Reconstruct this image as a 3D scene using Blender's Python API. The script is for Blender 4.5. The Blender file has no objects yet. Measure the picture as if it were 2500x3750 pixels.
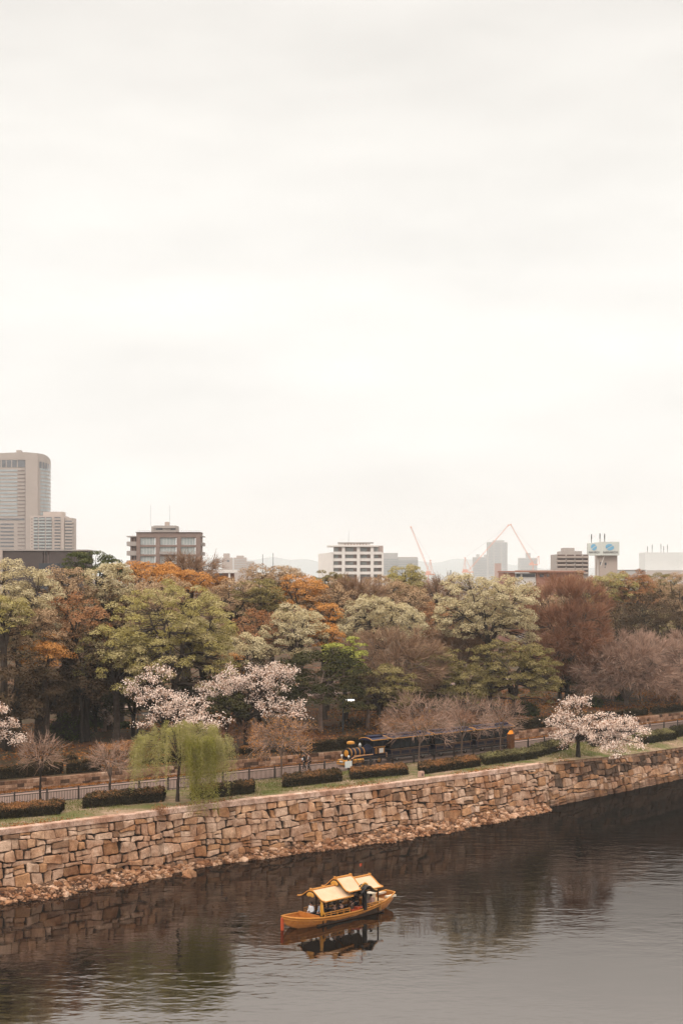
import bpy, math, random
import numpy as np
from mathutils import Vector, Matrix

# ------------------------------------------------------------------ camera, world, sun, exposure
S = bpy.context.scene
C = S.collection
CAMH = 24.0
F = 5208.0                                   # focal length in photograph pixels (50 mm, full frame)
HOR = 2110.0                                 # row of the horizon
cam_d = bpy.data.cameras.new("camera")
cam = bpy.data.objects.new("camera", cam_d); C.objects.link(cam)
cam.location = (0, 0, CAMH); cam.rotation_euler = (math.radians(90), 0, 0)
cam_d.sensor_fit = 'VERTICAL'; cam_d.sensor_height = 36.0; cam_d.sensor_width = 24.0
cam_d.lens = 50.0
cam_d.shift_y = (HOR - 1875.0) / 3750.0
cam_d.clip_start = 1.0; cam_d.clip_end = 60000.0
S.camera = cam

S.view_settings.view_transform = 'Standard'; S.view_settings.look = 'None'
S.view_settings.gamma = 1.0; S.view_settings.use_curve_mapping = False
S.view_settings.exposure = 0.0
S.render.engine = 'CYCLES'
S.cycles.use_denoising = True; S.cycles.denoiser = 'OPENIMAGEDENOISE'; S.cycles.denoising_input_passes = 'RGB_ALBEDO_NORMAL'
S.cycles.max_bounces = 6; S.cycles.diffuse_bounces = 2; S.cycles.glossy_bounces = 3
S.cycles.transmission_bounces = 3; S.cycles.volume_bounces = 1
S.cycles.sample_clamp_indirect = 4.0

SUN_EL, SUN_AZ = math.radians(52), math.radians(215)   # azimuth clockwise from +Y: behind the camera, to the left
W = bpy.data.worlds.new("World"); S.world = W; W.use_nodes = True
nt = W.node_tree; N = nt.nodes; L = nt.links; N.clear()
out = N.new('ShaderNodeOutputWorld'); bg = N.new('ShaderNodeBackground'); bg.inputs['Strength'].default_value = 0.1
sky = N.new('ShaderNodeTexSky'); sky.sky_type = 'NISHITA'; sky.sun_disc = False
sky.sun_elevation = SUN_EL; sky.sun_rotation = SUN_AZ
sky.air_density = 1.0; sky.dust_density = 4.0; sky.ozone_density = 1.0
hs = N.new('ShaderNodeHueSaturation'); hs.inputs['Saturation'].default_value = 0.1
L.new(sky.outputs[0], hs.inputs['Color'])
tc = N.new('ShaderNodeTexCoord'); sep = N.new('ShaderNodeSeparateXYZ'); L.new(tc.outputs['Generated'], sep.inputs[0])
gr = N.new('ShaderNodeValToRGB')              # overcast deck: dimmer at the horizon, brighter towards the zenith
e = gr.color_ramp.elements
e[0].position = 0.0; e[0].color = (0.342, 0.335, 0.320, 1)
e[1].position = 1.0; e[1].color = (1.0, 0.95, 0.885, 1)
for q, cq in ((0.20, (0.354, 0.346, 0.330)), (0.30, (0.332, 0.322, 0.305)), (0.37, (0.308, 0.297, 0.281)), (0.50, (0.50, 0.48, 0.45)), (0.72, (0.86, 0.82, 0.765))):
    x = gr.color_ramp.elements.new(q); x.color = (*cq, 1)
L.new(sep.outputs['Z'], gr.inputs[0])
sc = N.new('ShaderNodeVectorMath'); sc.operation = 'MULTIPLY'; sc.inputs[1].default_value = (1, 1, 3.6)
L.new(tc.outputs['Generated'], sc.inputs[0])
nz = N.new('ShaderNodeTexNoise'); nz.inputs['Scale'].default_value = 4.2; nz.inputs['Detail'].default_value = 6; nz.inputs['Roughness'].default_value = 0.5
L.new(sc.outputs[0], nz.inputs['Vector'])
mr = N.new('ShaderNodeMapRange'); mr.inputs[1].default_value = 0.3; mr.inputs[2].default_value = 0.7
mr.inputs[3].default_value = 26.5; mr.inputs[4].default_value = 31.0
L.new(nz.outputs[0], mr.inputs[0])
mul = N.new('ShaderNodeVectorMath'); mul.operation = 'SCALE'
L.new(gr.outputs[0], mul.inputs[0]); L.new(mr.outputs[0], mul.inputs['Scale'])
mx = N.new('ShaderNodeMix'); mx.data_type = 'RGBA'; mx.inputs['Factor'].default_value = 0.97
L.new(hs.outputs[0], mx.inputs['A']); L.new(mul.outputs[0], mx.inputs['B'])
L.new(mx.outputs['Result'], bg.inputs['Color']); L.new(bg.outputs[0], out.inputs[0])

sd = bpy.data.lights.new("sun", 'SUN'); sd.energy = 1.5; sd.angle = math.radians(25); sd.color = (1.0, 0.93, 0.84)
so = bpy.data.objects.new("sun", sd); C.objects.link(so)
so.rotation_euler = (math.radians(90) - SUN_EL, 0, math.pi - SUN_AZ + math.pi)
# direction check: lamp -Z must point away from the sun
_d = Vector((math.sin(SUN_AZ) * math.cos(SUN_EL), math.cos(SUN_AZ) * math.cos(SUN_EL), math.sin(SUN_EL)))
so.rotation_euler = (-_d).to_track_quat('-Z', 'Y').to_euler()

# ------------------------------------------------------------------ helpers
rng = np.random.default_rng(7)
R = random.Random(5)
def xx(px, D): return (px - 1250.0) / F * D
def zz(py, D): return CAMH + (HOR - py) / F * D
def onz(px, py, z):
    D = (CAMH - z) * F / (py - HOR)
    return (xx(px, D), D)

def link(o, parent=None):
    C.objects.link(o)
    if parent: o.parent = parent
    return o
def tag(o, label=None, cat=None, group=None, kind=None):
    if label: o['label'] = label
    if cat: o['category'] = cat
    if group: o['group'] = group
    if kind: o['kind'] = kind
    return o
def thing(name, label, cat, loc=(0, 0, 0), rz=0.0, group=None):
    o = bpy.data.objects.new(name, None); o.empty_display_size = 0.2; link(o)
    o.location = loc; o.rotation_euler = (0, 0, rz)
    return tag(o, label, cat, group)
def copy_tree(o, parent=None):
    c = o.copy(); C.objects.link(c)
    if parent: c.parent = parent
    for ch in list(o.children): copy_tree(ch, c)
    return c

class MB:
    def __init__(s): s.v = []; s.f = []; s.t = []; s.m = []; s.tint = 0.5; s.mi = 0
    def add(s, vs, fs):
        b = len(s.v); s.v += [tuple(p) for p in vs]
        for f in fs:
            s.f.append(tuple(b + i for i in f)); s.t.append(s.tint); s.m.append(s.mi)
    def box(s, c, d, rz=0.0):
        x, y, z = d[0] / 2, d[1] / 2, d[2] / 2
        cr, sr = math.cos(rz), math.sin(rz)
        vs = []
        for sx, sy, sz in ((-1,-1,-1),(1,-1,-1),(1,1,-1),(-1,1,-1),(-1,-1,1),(1,-1,1),(1,1,1),(-1,1,1)):
            px, py = sx * x, sy * y
            vs.append((c[0] + px * cr - py * sr, c[1] + px * sr + py * cr, c[2] + sz * z))
        s.add(vs, [(0,3,2,1),(4,5,6,7),(0,1,5,4),(1,2,6,5),(2,3,7,6),(3,0,4,7)])
        return s
    def bb(s, a, b): return s.box([(a[i] + b[i]) / 2 for i in range(3)], [abs(b[i] - a[i]) for i in range(3)])
    def prism(s, poly, z0, z1):
        n = len(poly)
        vs = [(p[0], p[1], z0) for p in poly] + [(p[0], p[1], z1) for p in poly]
        s.add(vs, [tuple(range(n - 1, -1, -1)), tuple(range(n, 2 * n))] + [(i, (i + 1) % n, n + (i + 1) % n, n + i) for i in range(n)])
        return s
    def tube(s, pts, rad, n=6, cap=True):
        pts = [Vector(p) for p in pts]
        if not hasattr(rad, '__len__'): rad = [rad] * len(pts)
        vs = []; fs = []; ref = None
        for i, p in enumerate(pts):
            t = (pts[min(i + 1, len(pts) - 1)] - pts[max(i - 1, 0)])
            if t.length < 1e-9: t = Vector((0, 0, 1))
            t.normalize()
            if ref is None: ref = Vector((1, 0, 0)) if abs(t.x) < 0.8 else Vector((0, 1, 0))
            u = ref - t * ref.dot(t); u.normalize(); w = t.cross(u); ref = u
            for k in range(n):
                a = 2 * math.pi * k / n
                vs.append(p + (u * math.cos(a) + w * math.sin(a)) * rad[i])
        for i in range(len(pts) - 1):
            for k in range(n):
                k2 = (k + 1) % n
                fs.append((i * n + k, i * n + k2, (i + 1) * n + k2, (i + 1) * n + k))
        if cap:
            fs.append(tuple(range(n - 1, -1, -1))); fs.append(tuple((len(pts) - 1) * n + k for k in range(n)))
        s.add(vs, fs); return s
    def cyl(s, a, b, r, n=12, r2=None): return s.tube([a, b], [r, r if r2 is None else r2], n)
    def ell(s, c, r, nu=10, nv=6):
        vs = []; fs = []
        for j in range(nv + 1):
            th = math.pi * j / nv
            for i in range(nu):
                ph = 2 * math.pi * i / nu
                vs.append((c[0] + r[0] * math.sin(th) * math.cos(ph), c[1] + r[1] * math.sin(th) * math.sin(ph), c[2] + r[2] * math.cos(th)))
        for j in range(nv):
            for i in range(nu):
                i2 = (i + 1) % nu
                fs.append((j * nu + i, (j + 1) * nu + i, (j + 1) * nu + i2, j * nu + i2))
        s.add(vs, fs); return s
    def sheet(s, rows):
        n = len(rows[0]); vs = [p for r in rows for p in r]
        s.add(vs, [(i * n + j, i * n + j + 1, (i + 1) * n + j + 1, (i + 1) * n + j) for i in range(len(rows) - 1) for j in range(n - 1)])
        return s
    def build(s, name, mats, parent=None, smooth=False):
        me = bpy.data.meshes.new(name)
        me.from_pydata(s.v, [], s.f)
        mats = mats if isinstance(mats, (list, tuple)) else [mats]
        for m in mats: me.materials.append(m)
        me.polygons.foreach_set('material_index', s.m)
        a = me.attributes.new('tint', 'FLOAT', 'FACE'); a.data.foreach_set('value', s.t)
        if smooth: me.polygons.foreach_set('use_smooth', [True] * len(me.polygons))
        me.update()
        return link(bpy.data.objects.new(name, me), parent)

def quads_object(name, V, T, m, parent=None):
    """V (N,4,3) quads, T (N,) tint"""
    n = len(V); me = bpy.data.meshes.new(name)
    me.vertices.add(n * 4); me.vertices.foreach_set('co', np.ascontiguousarray(V, dtype=np.float32).ravel())
    me.loops.add(n * 4); me.loops.foreach_set('vertex_index', np.arange(n * 4, dtype=np.int32))
    me.polygons.add(n); me.polygons.foreach_set('loop_start', np.arange(0, n * 4, 4, dtype=np.int32))
    me.update(calc_edges=True)
    a = me.attributes.new('tint', 'FLOAT', 'FACE'); a.data.foreach_set('value', np.ascontiguousarray(T, dtype=np.float32))
    me.materials.append(m)
    return link(bpy.data.objects.new(name, me), parent)

def norm(a): return a / np.maximum(np.linalg.norm(a, axis=-1, keepdims=True), 1e-9)
def rdir(n): return norm(rng.normal(size=(n, 3)))
def cards(P, Nn, size, aspect=0.6):
    n = len(P); t = norm(np.cross(Nn, rdir(n))); b = np.cross(Nn, t)
    sz = np.asarray(size).reshape(-1, 1); t = t * sz * 0.5; b = b * sz * 0.5 * aspect
    return np.stack([P - t - b * 0.5, P - b * 0.2 + t * 0.3 - b, P + t + b * 0.4, P + b - t * 0.2], axis=1)
def strips(P, Dv, length, width):
    n = len(P); w = norm(np.cross(Dv, rdir(n))) * np.asarray(width).reshape(-1, 1) * 0.5
    E = P + Dv * np.asarray(length).reshape(-1, 1)
    return np.stack([P - w, P + w, E + w * 0.5, E - w * 0.5], axis=1)

# ------------------------------------------------------------------ materials
def nm(name):
    m = bpy.data.materials.new(name); m.use_nodes = True; m.node_tree.nodes.clear()
    return m, m.node_tree.nodes, m.node_tree.links
def col(c): return (c[0], c[1], c[2], 1)
def ramp(N, cs):
    r = N.new('ShaderNodeValToRGB'); e = r.color_ramp.elements
    while len(e) < len(cs): e.new(0.5)
    for i, c in enumerate(cs): e[i].position = i / max(1, len(cs) - 1); e[i].color = col(c)
    return r
def leafmat(name, cs, trans=0.25):
    m, N, L = nm(name)
    o = N.new('ShaderNodeOutputMaterial'); a = N.new('ShaderNodeAttribute'); a.attribute_name = 'tint'
    r = ramp(N, cs); L.new(a.outputs['Fac'], r.inputs[0])
    d = N.new('ShaderNodeBsdfDiffuse'); t = N.new('ShaderNodeBsdfTranslucent'); mx = N.new('ShaderNodeMixShader')
    mx.inputs[0].default_value = trans
    L.new(r.outputs[0], d.inputs[0]); L.new(r.outputs[0], t.inputs[0])
    L.new(d.outputs[0], mx.inputs[1]); L.new(t.outputs[0], mx.inputs[2]); L.new(mx.outputs[0], o.inputs[0])
    return m
def mat(name, c1, c2=None, scale=3.0, rough=0.7, bump=0.0, spec=0.15, metal=0.0, tintramp=None, bscale=None, detail=5, emit=0):
    m, N, L = nm(name)
    o = N.new('ShaderNodeOutputMaterial'); p = N.new('ShaderNodeBsdfPrincipled')
    p.inputs['Roughness'].default_value = rough; p.inputs['Specular IOR Level'].default_value = spec; p.inputs['Metallic'].default_value = metal
    L.new(p.outputs[0], o.inputs[0])
    c2 = c2 or tuple(min(1, k * 0.8) for k in c1)
    tcn = N.new('ShaderNodeTexCoord'); n1 = N.new('ShaderNodeTexNoise')
    n1.inputs['Scale'].default_value = scale; n1.inputs['Detail'].default_value = detail; n1.inputs['Roughness'].default_value = 0.65
    L.new(tcn.outputs['Object'], n1.inputs['Vector'])
    r = ramp(N, (c1, c2)); r.color_ramp.elements[0].position = 0.35; r.color_ramp.elements[1].position = 0.65
    L.new(n1.outputs[0], r.inputs[0]); last = r.outputs[0]
    if tintramp:
        a = N.new('ShaderNodeAttribute'); a.attribute_name = 'tint'
        r2 = ramp(N, tintramp); L.new(a.outputs['Fac'], r2.inputs[0])
        mx = N.new('ShaderNodeMix'); mx.data_type = 'RGBA'; mx.blend_type = 'MULTIPLY'; mx.inputs['Factor'].default_value = 1
        L.new(r2.outputs[0], mx.inputs['A']); L.new(last, mx.inputs['B']); last = mx.outputs['Result']
    L.new(last, p.inputs['Base Color'])
    if emit:
        L.new(last, p.inputs['Emission Color']); p.inputs['Emission Strength'].default_value = emit
    if bump:
        b = N.new('ShaderNodeBump'); b.inputs['Strength'].default_value = 1.0; b.inputs['Distance'].default_value = bump
        n2 = N.new('ShaderNodeTexNoise'); n2.inputs['Scale'].default_value = bscale or scale * 3; n2.inputs['Detail'].default_value = 6
        L.new(tcn.outputs['Object'], n2.inputs['Vector']); L.new(n2.outputs[0], b.inputs['Height']); L.new(b.outputs[0], p.inputs['Normal'])
    return m

# ------------------------------------------------------------------ the lines of the place (X -> Y)
def line(pts):
    xs = np.array([p[0] for p in pts], float); ys = np.array([p[1] for p in pts], float)
    def f(x):
        x = np.asarray(x, float); y = np.interp(x, xs, ys)
        y = np.where(x < xs[0], ys[0] + (x - xs[0]) * (ys[1] - ys[0]) / (xs[1] - xs[0]), y)
        return np.where(x > xs[-1], ys[-1] + (x - xs[-1]) * (ys[-1] - ys[-2]) / (xs[-1] - xs[-2]), y)
    return f
Yw = line([(-60,77.5),(-25.6,106.5),(-14.8,115.8),(-8.2,121.4),(0,128),(5.3,132.5),(12,138.6),(20.9,147.6),(31.9,159.5),(40.7,169.5),(70,203)])
Yf = line([(-60,95),(-28.6,117.6),(-16.3,127),(-5.3,135.8),(.2,140),(7.5,146.2),(20,157.2),(30,167),(42.7,178.8),(70,206)])
Yl = line([(-60,104.5),(-30.5,126.3),(-19.3,134.5),(-10.7,141),(.1,148.6),(12,159),(24.7,171),(45.6,191),(70,215)])
Zt = line([(-60,5.1),(-25.6,5.1),(0,4.85),(12,4.75),(20.9,4.6),(31.9,3.9),(40.7,3.6),(70,3.5)])
Zt0 = Zt
def Zt(x): return np.clip(Zt0(x), 3.4, 5.1)
PZ = 4.8
def gz(x, y):
    x = np.asarray(x, float); y = np.asarray(y, float)
    a, b, c = Yw(x), Yf(x), Yl(x)
    t = np.clip((y - a) / (b - a), 0, 1)
    z = Zt(x) - 0.05 + (PZ - Zt(x) + 0.05) * t
    z2 = 5.75 + 0.8 * np.clip((y - c) / 14.0, 0, 1)
    return np.where(y > c + 0.2, z2, z)
# ------------------------------------------------------------------ setting: water, ground, lawn, path, hills
def water_mat():
    m, N, L = nm('moat_water')
    o = N.new('ShaderNodeOutputMaterial'); df = N.new('ShaderNodeBsdfDiffuse'); df.inputs[0].default_value = (0.006, 0.005, 0.004, 1)
    p = N.new('ShaderNodeBsdfGlossy'); p.inputs['Roughness'].default_value = 0.03; p.inputs['Color'].default_value = (1.0, 0.92, 0.875, 1)
    lw_ = N.new('ShaderNodeFresnel'); lw_.inputs['IOR'].default_value = 1.33
    rf = N.new('ShaderNodeMapRange'); rf.inputs[1].default_value = 0.17; rf.inputs[2].default_value = 0.36; rf.inputs[3].default_value = 0.36; rf.inputs[4].default_value = 0.045
    mxs = N.new('ShaderNodeMixShader'); L.new(lw_.outputs[0], rf.inputs[0]); L.new(rf.outputs[0], mxs.inputs[0]); L.new(df.outputs[0], mxs.inputs[1]); L.new(p.outputs[0], mxs.inputs[2]); L.new(mxs.outputs[0], o.inputs[0])
    g = N.new('ShaderNodeNewGeometry')
    def noise(scale, det, st, rot=0.0):
        mp = N.new('ShaderNodeMapping'); mp.inputs['Scale'].default_value = (st[0] * scale, st[1] * scale, 1); mp.inputs['Rotation'].default_value = (0, 0, rot)
        L.new(g.outputs['Position'], mp.inputs[0])
        n = N.new('ShaderNodeTexNoise'); n.inputs['Scale'].default_value = 1.0; n.inputs['Detail'].default_value = det; n.inputs['Roughness'].default_value = 0.45
        L.new(mp.outputs[0], n.inputs['Vector']); return n
    big = noise(0.75, 2, (0.55, 1.0), 0.15); small = noise(2.6, 2, (0.6, 1.0), -0.2); patch = noise(0.045, 2, (1, 1)); swell = noise(0.16, 1, (0.7, 1), 0.3)
    mr = N.new('ShaderNodeMapRange'); mr.inputs[1].default_value = 0.38; mr.inputs[2].default_value = 0.62; mr.inputs[3].default_value = 0.10; mr.inputs[4].default_value = 1.25
    L.new(patch.outputs[0], mr.inputs[0])
    def mth(op, a, b):
        q = N.new('ShaderNodeMath'); q.operation = op
        for i, v in enumerate((a, b)):
            if isinstance(v, (int, float)): q.inputs[i].default_value = v
            else: L.new(v, q.inputs[i])
        return q.outputs[0]
    h = mth('ADD', mth('MULTIPLY', big.outputs[0], 0.034), mth('MULTIPLY', small.outputs[0], 0.012))
    h = mth('MULTIPLY', h, mr.outputs[0]); h = mth('ADD', h, mth('MULTIPLY', swell.outputs[0], 0.016))
    # rings spreading from the bow and the wake along the hull
    def ring(cx, cy, k, r0, r1, amp):
        v = N.new('ShaderNodeVectorMath'); v.operation = 'DISTANCE'; v.inputs[1].default_value = (cx, cy, 0); L.new(g.outputs['Position'], v.inputs[0])
        w = mth('SINE', mth('MULTIPLY', v.outputs['Value'], k), 0.0)
        f = N.new('ShaderNodeMapRange'); f.inputs[1].default_value = r0; f.inputs[2].default_value = r1; f.inputs[3].default_value = amp; f.inputs[4].default_value = 0.0
        L.new(v.outputs['Value'], f.inputs[0]); return mth('MULTIPLY', w, f.outputs[0])
    h = mth('ADD', h, ring(-3.6, 96.6, 9.5, 0.5, 5.0, 0.0018))
    h = mth('ADD', h, ring(4.0, 105.0, 8.0, 0.5, 4.0, 0.001))
    b = N.new('ShaderNodeBump'); b.inputs['Strength'].default_value = 1.0; b.inputs['Distance'].default_value = 1.0
    L.new(h, b.inputs['Height']); L.new(b.outputs[0], p.inputs['Normal']); L.new(b.outputs[0], lw_.inputs['Normal'])
    return m
w = MB(); w.sheet([[(-420, -150, 0), (420, -150, 0)], [(-420, 330, 0), (420, 330, 0)]])
tag(w.build('water', water_mat()), kind='structure')

XC = np.concatenate([np.arange(-170, -60, 10), np.arange(-60, 72, 1.5), np.arange(72, 240, 10)])
def ground_mat():
    m, N, L = nm('forest_floor')
    o = N.new('ShaderNodeOutputMaterial'); p = N.new('ShaderNodeBsdfPrincipled'); L.new(p.outputs[0], o.inputs[0]); p.inputs['Roughness'].default_value = 0.9; p.inputs['Specular IOR Level'].default_value = 0.1
    g = N.new('ShaderNodeNewGeometry')
    n1 = N.new('ShaderNodeTexNoise'); n1.inputs['Scale'].default_value = 0.16; n1.inputs['Detail'].default_value = 4; L.new(g.outputs['Position'], n1.inputs['Vector'])
    n2 = N.new('ShaderNodeTexNoise'); n2.inputs['Scale'].default_value = 3.0; n2.inputs['Detail'].default_value = 6; n2.inputs['Roughness'].default_value = 0.75; L.new(g.outputs['Position'], n2.inputs['Vector'])
    r1 = ramp(N, ((0.13, 0.05, 0.02), (0.085, 0.044, 0.025), (0.06, 0.048, 0.026), (0.16, 0.065, 0.024))); r1.color_ramp.elements[0].position = 0.3; r1.color_ramp.elements[-1].position = 0.7
    r1.color_ramp.elements[1].position = 0.45; r1.color_ramp.elements[2].position = 0.56
    r2 = ramp(N, ((0.5, 0.5, 0.5), (1.25, 1.2, 1.15))); r2.color_ramp.elements[0].position = 0.35; r2.color_ramp.elements[1].position = 0.65
    L.new(n1.outputs[0], r1.inputs[0]); L.new(n2.outputs[0], r2.inputs[0])
    mx = N.new('ShaderNodeMix'); mx.data_type = 'RGBA'; mx.blend_type = 'MULTIPLY'; mx.inputs['Factor'].default_value = 1
    L.new(r1.outputs[0], mx.inputs['A']); L.new(r2.outputs[0], mx.inputs['B']); L.new(mx.outputs['Result'], p.inputs['Base Color'])
    b = N.new('ShaderNodeBump'); b.inputs['Distance'].default_value = 0.12; L.new(n2.outputs[0], b.inputs['Height']); L.new(b.outputs[0], p.inputs['Normal'])
    return m
rows = []
def row(yf, dz=0.0, k=1.0, zc=None):
    rows.append([(float(x * k), float(y), float(zc if zc is not None else gz(x, y) + dz)) for x, y in zip(XC, yf)])
for t in (0.0, 0.33, 0.66, 0.985): row(Yw(XC) + 0.25 + (Yf(XC) - Yw(XC) - 0.25) * t)
row(Yf(XC) * .5 + Yl(XC) * .5); row(Yl(XC) + 0.15)
row(Yl(XC) + 0.3)
for d in (4, 9, 15, 25, 50, 90): row(Yl(XC) + d)
for Y in (330, 600, 1500, 4000, 12000, 30000): row(np.full(len(XC), float(Y)), 0, Y / 300.0 if Y > 330 else 1.15, 6.55 if Y < 4000 else 6.5)
gm = MB(); gm.sheet(rows); tag(gm.build('ground', ground_mat(), smooth=True), kind='structure')

lm = MB(); lr = []
for t in np.linspace(0, 1, 8):
    y = Yw(XC) + 0.25 + (Yf(XC) - 0.12 - Yw(XC) - 0.25) * t
    lr.append([(float(a), float(b), float(gz(a, b)) + 0.02) for a, b in zip(XC, y)])
lm.sheet(lr)
def lawn_mat():
    m, N, L = nm('lawn')
    o = N.new('ShaderNodeOutputMaterial'); p = N.new('ShaderNodeBsdfPrincipled'); L.new(p.outputs[0], o.inputs[0]); p.inputs['Roughness'].default_value = 0.9; p.inputs['Specular IOR Level'].default_value = 0.1
    g = N.new('ShaderNodeNewGeometry')
    n1 = N.new('ShaderNodeTexNoise'); n1.inputs['Scale'].default_value = 0.35; n1.inputs['Detail'].default_value = 5; n1.inputs['Roughness'].default_value = 0.7; L.new(g.outputs['Position'], n1.inputs['Vector'])
    n2 = N.new('ShaderNodeTexNoise'); n2.inputs['Scale'].default_value = 7.0; n2.inputs['Detail'].default_value = 4; L.new(g.outputs['Position'], n2.inputs['Vector'])
    r1 = ramp(N, ((0.10, 0.105, 0.028), (0.14, 0.12, 0.05), (0.24, 0.165, 0.10), (0.36, 0.24, 0.165))); r1.color_ramp.elements[0].position = 0.36; r1.color_ramp.elements[-1].position = 0.68
    r1.color_ramp.elements[1].position = 0.46; r1.color_ramp.elements[2].position = 0.56
    r2 = ramp(N, ((0.55, 0.55, 0.55), (1.2, 1.2, 1.2))); r2.color_ramp.elements[0].position = 0.3; r2.color_ramp.elements[1].position = 0.7
    L.new(n1.outputs[0], r1.inputs[0]); L.new(n2.outputs[0], r2.inputs[0])
    mx = N.new('ShaderNodeMix'); mx.data_type = 'RGBA'; mx.blend_type = 'MULTIPLY'; mx.inputs['Factor'].default_value = 1
    L.new(r1.outputs[0], mx.inputs['A']); L.new(r2.outputs[0], mx.inputs['B']); L.new(mx.outputs['Result'], p.inputs['Base Color'])
    return m
tag(lm.build('lawn', lawn_mat(), smooth=True), kind='structure')
pm = MB(); pr = []
for t in np.linspace(0, 1, 5):
    y = Yf(XC) - 0.05 + (Yl(XC) - Yf(XC)) * t
    pr.append([(float(a), float(b), PZ + 0.02) for a, b in zip(XC, y)])
pm.sheet(pr)
M_path = mat('pinkish_asphalt', (0.24, 0.158, 0.127), (0.19, 0.13, 0.105), 0.8, 0.85, 0.01, 0.2, bscale=30)
tag(pm.build('path', M_path), kind='structure')
# a second walk deeper in the park
p2 = MB(); p2.sheet([[(float(a), float(Yl(a) + 62 + o + 2 * math.sin(a * .06)), 6.6) for a in np.arange(-70, 120, 4)] for o in (0, 3.2)])
tag(p2.build('park_path', M_path), kind='structure')
# far hills
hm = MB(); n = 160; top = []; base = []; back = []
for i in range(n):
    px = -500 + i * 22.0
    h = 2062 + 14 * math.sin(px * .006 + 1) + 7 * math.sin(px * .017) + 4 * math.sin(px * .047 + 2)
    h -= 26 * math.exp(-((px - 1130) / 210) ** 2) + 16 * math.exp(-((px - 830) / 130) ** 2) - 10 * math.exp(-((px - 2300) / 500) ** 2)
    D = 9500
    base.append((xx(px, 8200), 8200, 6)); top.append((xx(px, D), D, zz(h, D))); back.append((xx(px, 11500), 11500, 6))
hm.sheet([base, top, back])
tag(hm.build('hills', mat('hazed_hill_woods', (0.17, 0.21, 0.215), (0.19, 0.225, 0.23), 0.002, 0.95), smooth=True), kind='structure')  # woods lightened, part of the distance haze is in the colour

# ------------------------------------------------------------------ the moat wall
XS = np.linspace(-62, 66, 1700); YS = Yw(XS)
SS = np.concatenate([[0], np.cumsum(np.hypot(np.diff(XS), np.diff(YS)))])
TX = np.gradient(XS, SS); TY = np.gradient(YS, SS)
ker = np.ones(61) / 61
TX = np.convolve(np.pad(TX, 30, 'edge'), ker, 'valid'); TY = np.convolve(np.pad(TY, 30, 'edge'), ker, 'valid')
NX, NY = TY, -TX                                  # towards the moat
BATTER = 0.85; Z0 = -0.5
def wp(s, h, o):
    """s along the wall, h height above the water, o out of the face"""
    x = np.interp(s, SS, XS); y = np.interp(s, SS, YS); nx = np.interp(s, SS, NX); ny = np.interp(s, SS, NY)
    zt = float(Zt(x)); k = BATTER * (1 - (h - Z0) / (zt - Z0)) + o + (.32 if x < -14.9 else 0.0) - (.4 if x > 20.9 else 0.0)
    return (x + nx * k, y + ny * k, h)
def x2s(x): return float(np.interp(x, XS, SS))
S_COP = x2s(20.9)
def wob(s, k): return 0.17 * math.sin(s * .43 + k * 2.1) + 0.09 * math.sin(s * 1.13 + k * 4.7) + 0.05 * math.sin(s * 2.9 + k)
wall = MB()
tops = lambda s: float(Zt(np.interp(s, SS, XS))) - (0.44 if s < S_COP else 0.30)
sg = np.arange(2, SS[-1] - 2, 1.0)
wall.tint = 0.02
wall.sheet([[wp(s, Z0, -0.22) for s in sg], [wp(s, tops(s) - .02, -0.22) for s in sg], [wp(s, tops(s) - .02, -0.9) for s in sg]])
def rowh(k, s, nr):
    h = 0.15 + (tops(s) - 0.15) * (k / nr) ** 0.96
    if k == 0: return Z0
    if k == nr: return tops(s) - 0.02
    return h + wob(s, k)
def stone(mb, corners, g, prot, seed):
    """corners in (s,h): rounded irregular block standing proud of the face"""
    pts = []
    for i in range(4):
        a = corners[i]; b = corners[(i + 1) % 4]
        pts.append((a[0] * .9 + b[0] * .1, a[1] * .9 + b[1] * .1))
        pts.append(((a[0] + b[0]) / 2 + R.uniform(-.03, .03), (a[1] + b[1]) / 2 + R.uniform(-.03, .03)))
        pts.append((a[0] * .1 + b[0] * .9, a[1] * .1 + b[1] * .9))
    cs = sum(p[0] for p in pts) / 12; ch = sum(p[1] for p in pts) / 12
    def shrink(d, o, tiltx, tilty):
        res = []
        for p in pts:
            l = math.hypot(p[0] - cs, p[1] - ch) + 1e-6; q = max(0.3, 1 - d / l)
            ps, ph = cs + (p[0] - cs) * q, ch + (p[1] - ch) * q
            res.append(wp(ps, ph, o + tiltx * (ps - cs) + tilty * (ph - ch) + R.uniform(-.008, .008)))
        return res
    tx, ty = R.uniform(-.07, .07), R.uniform(-.07, .05)
    r0 = shrink(g, -.24, 0, 0); r1 = shrink(g, prot - .07, tx, ty); r2 = shrink(g + .06, prot, tx, ty)
    n = 12; b = r0 + r1 + r2 + [wp(cs, ch, prot + R.uniform(-.01, .03))]
    fs = [(i, (i + 1) % n, n + (i + 1) % n, n + i) for i in range(n)] + [(n + i, n + (i + 1) % n, 2 * n + (i + 1) % n, 2 * n + i) for i in range(n)] + [(2 * n + i, 2 * n + (i + 1) % n, 3 * n) for i in range(n)]
    mb.add(b, fs)
NR = 7
def stint(s, h):
    x = np.interp(s, SS, XS)
    if x > 22 and h > 1.9: return R.choice([.08, .1, .12, .3, .35, .2, .5])
    if h < 0.95: return R.choice([.25, .3, .5, .55, .35, .45])
    return R.choice([.2, .3, .35, .4, .45, .5, .5, .55, .6, .65, .65, .7, .75, .85, .95])
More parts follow.
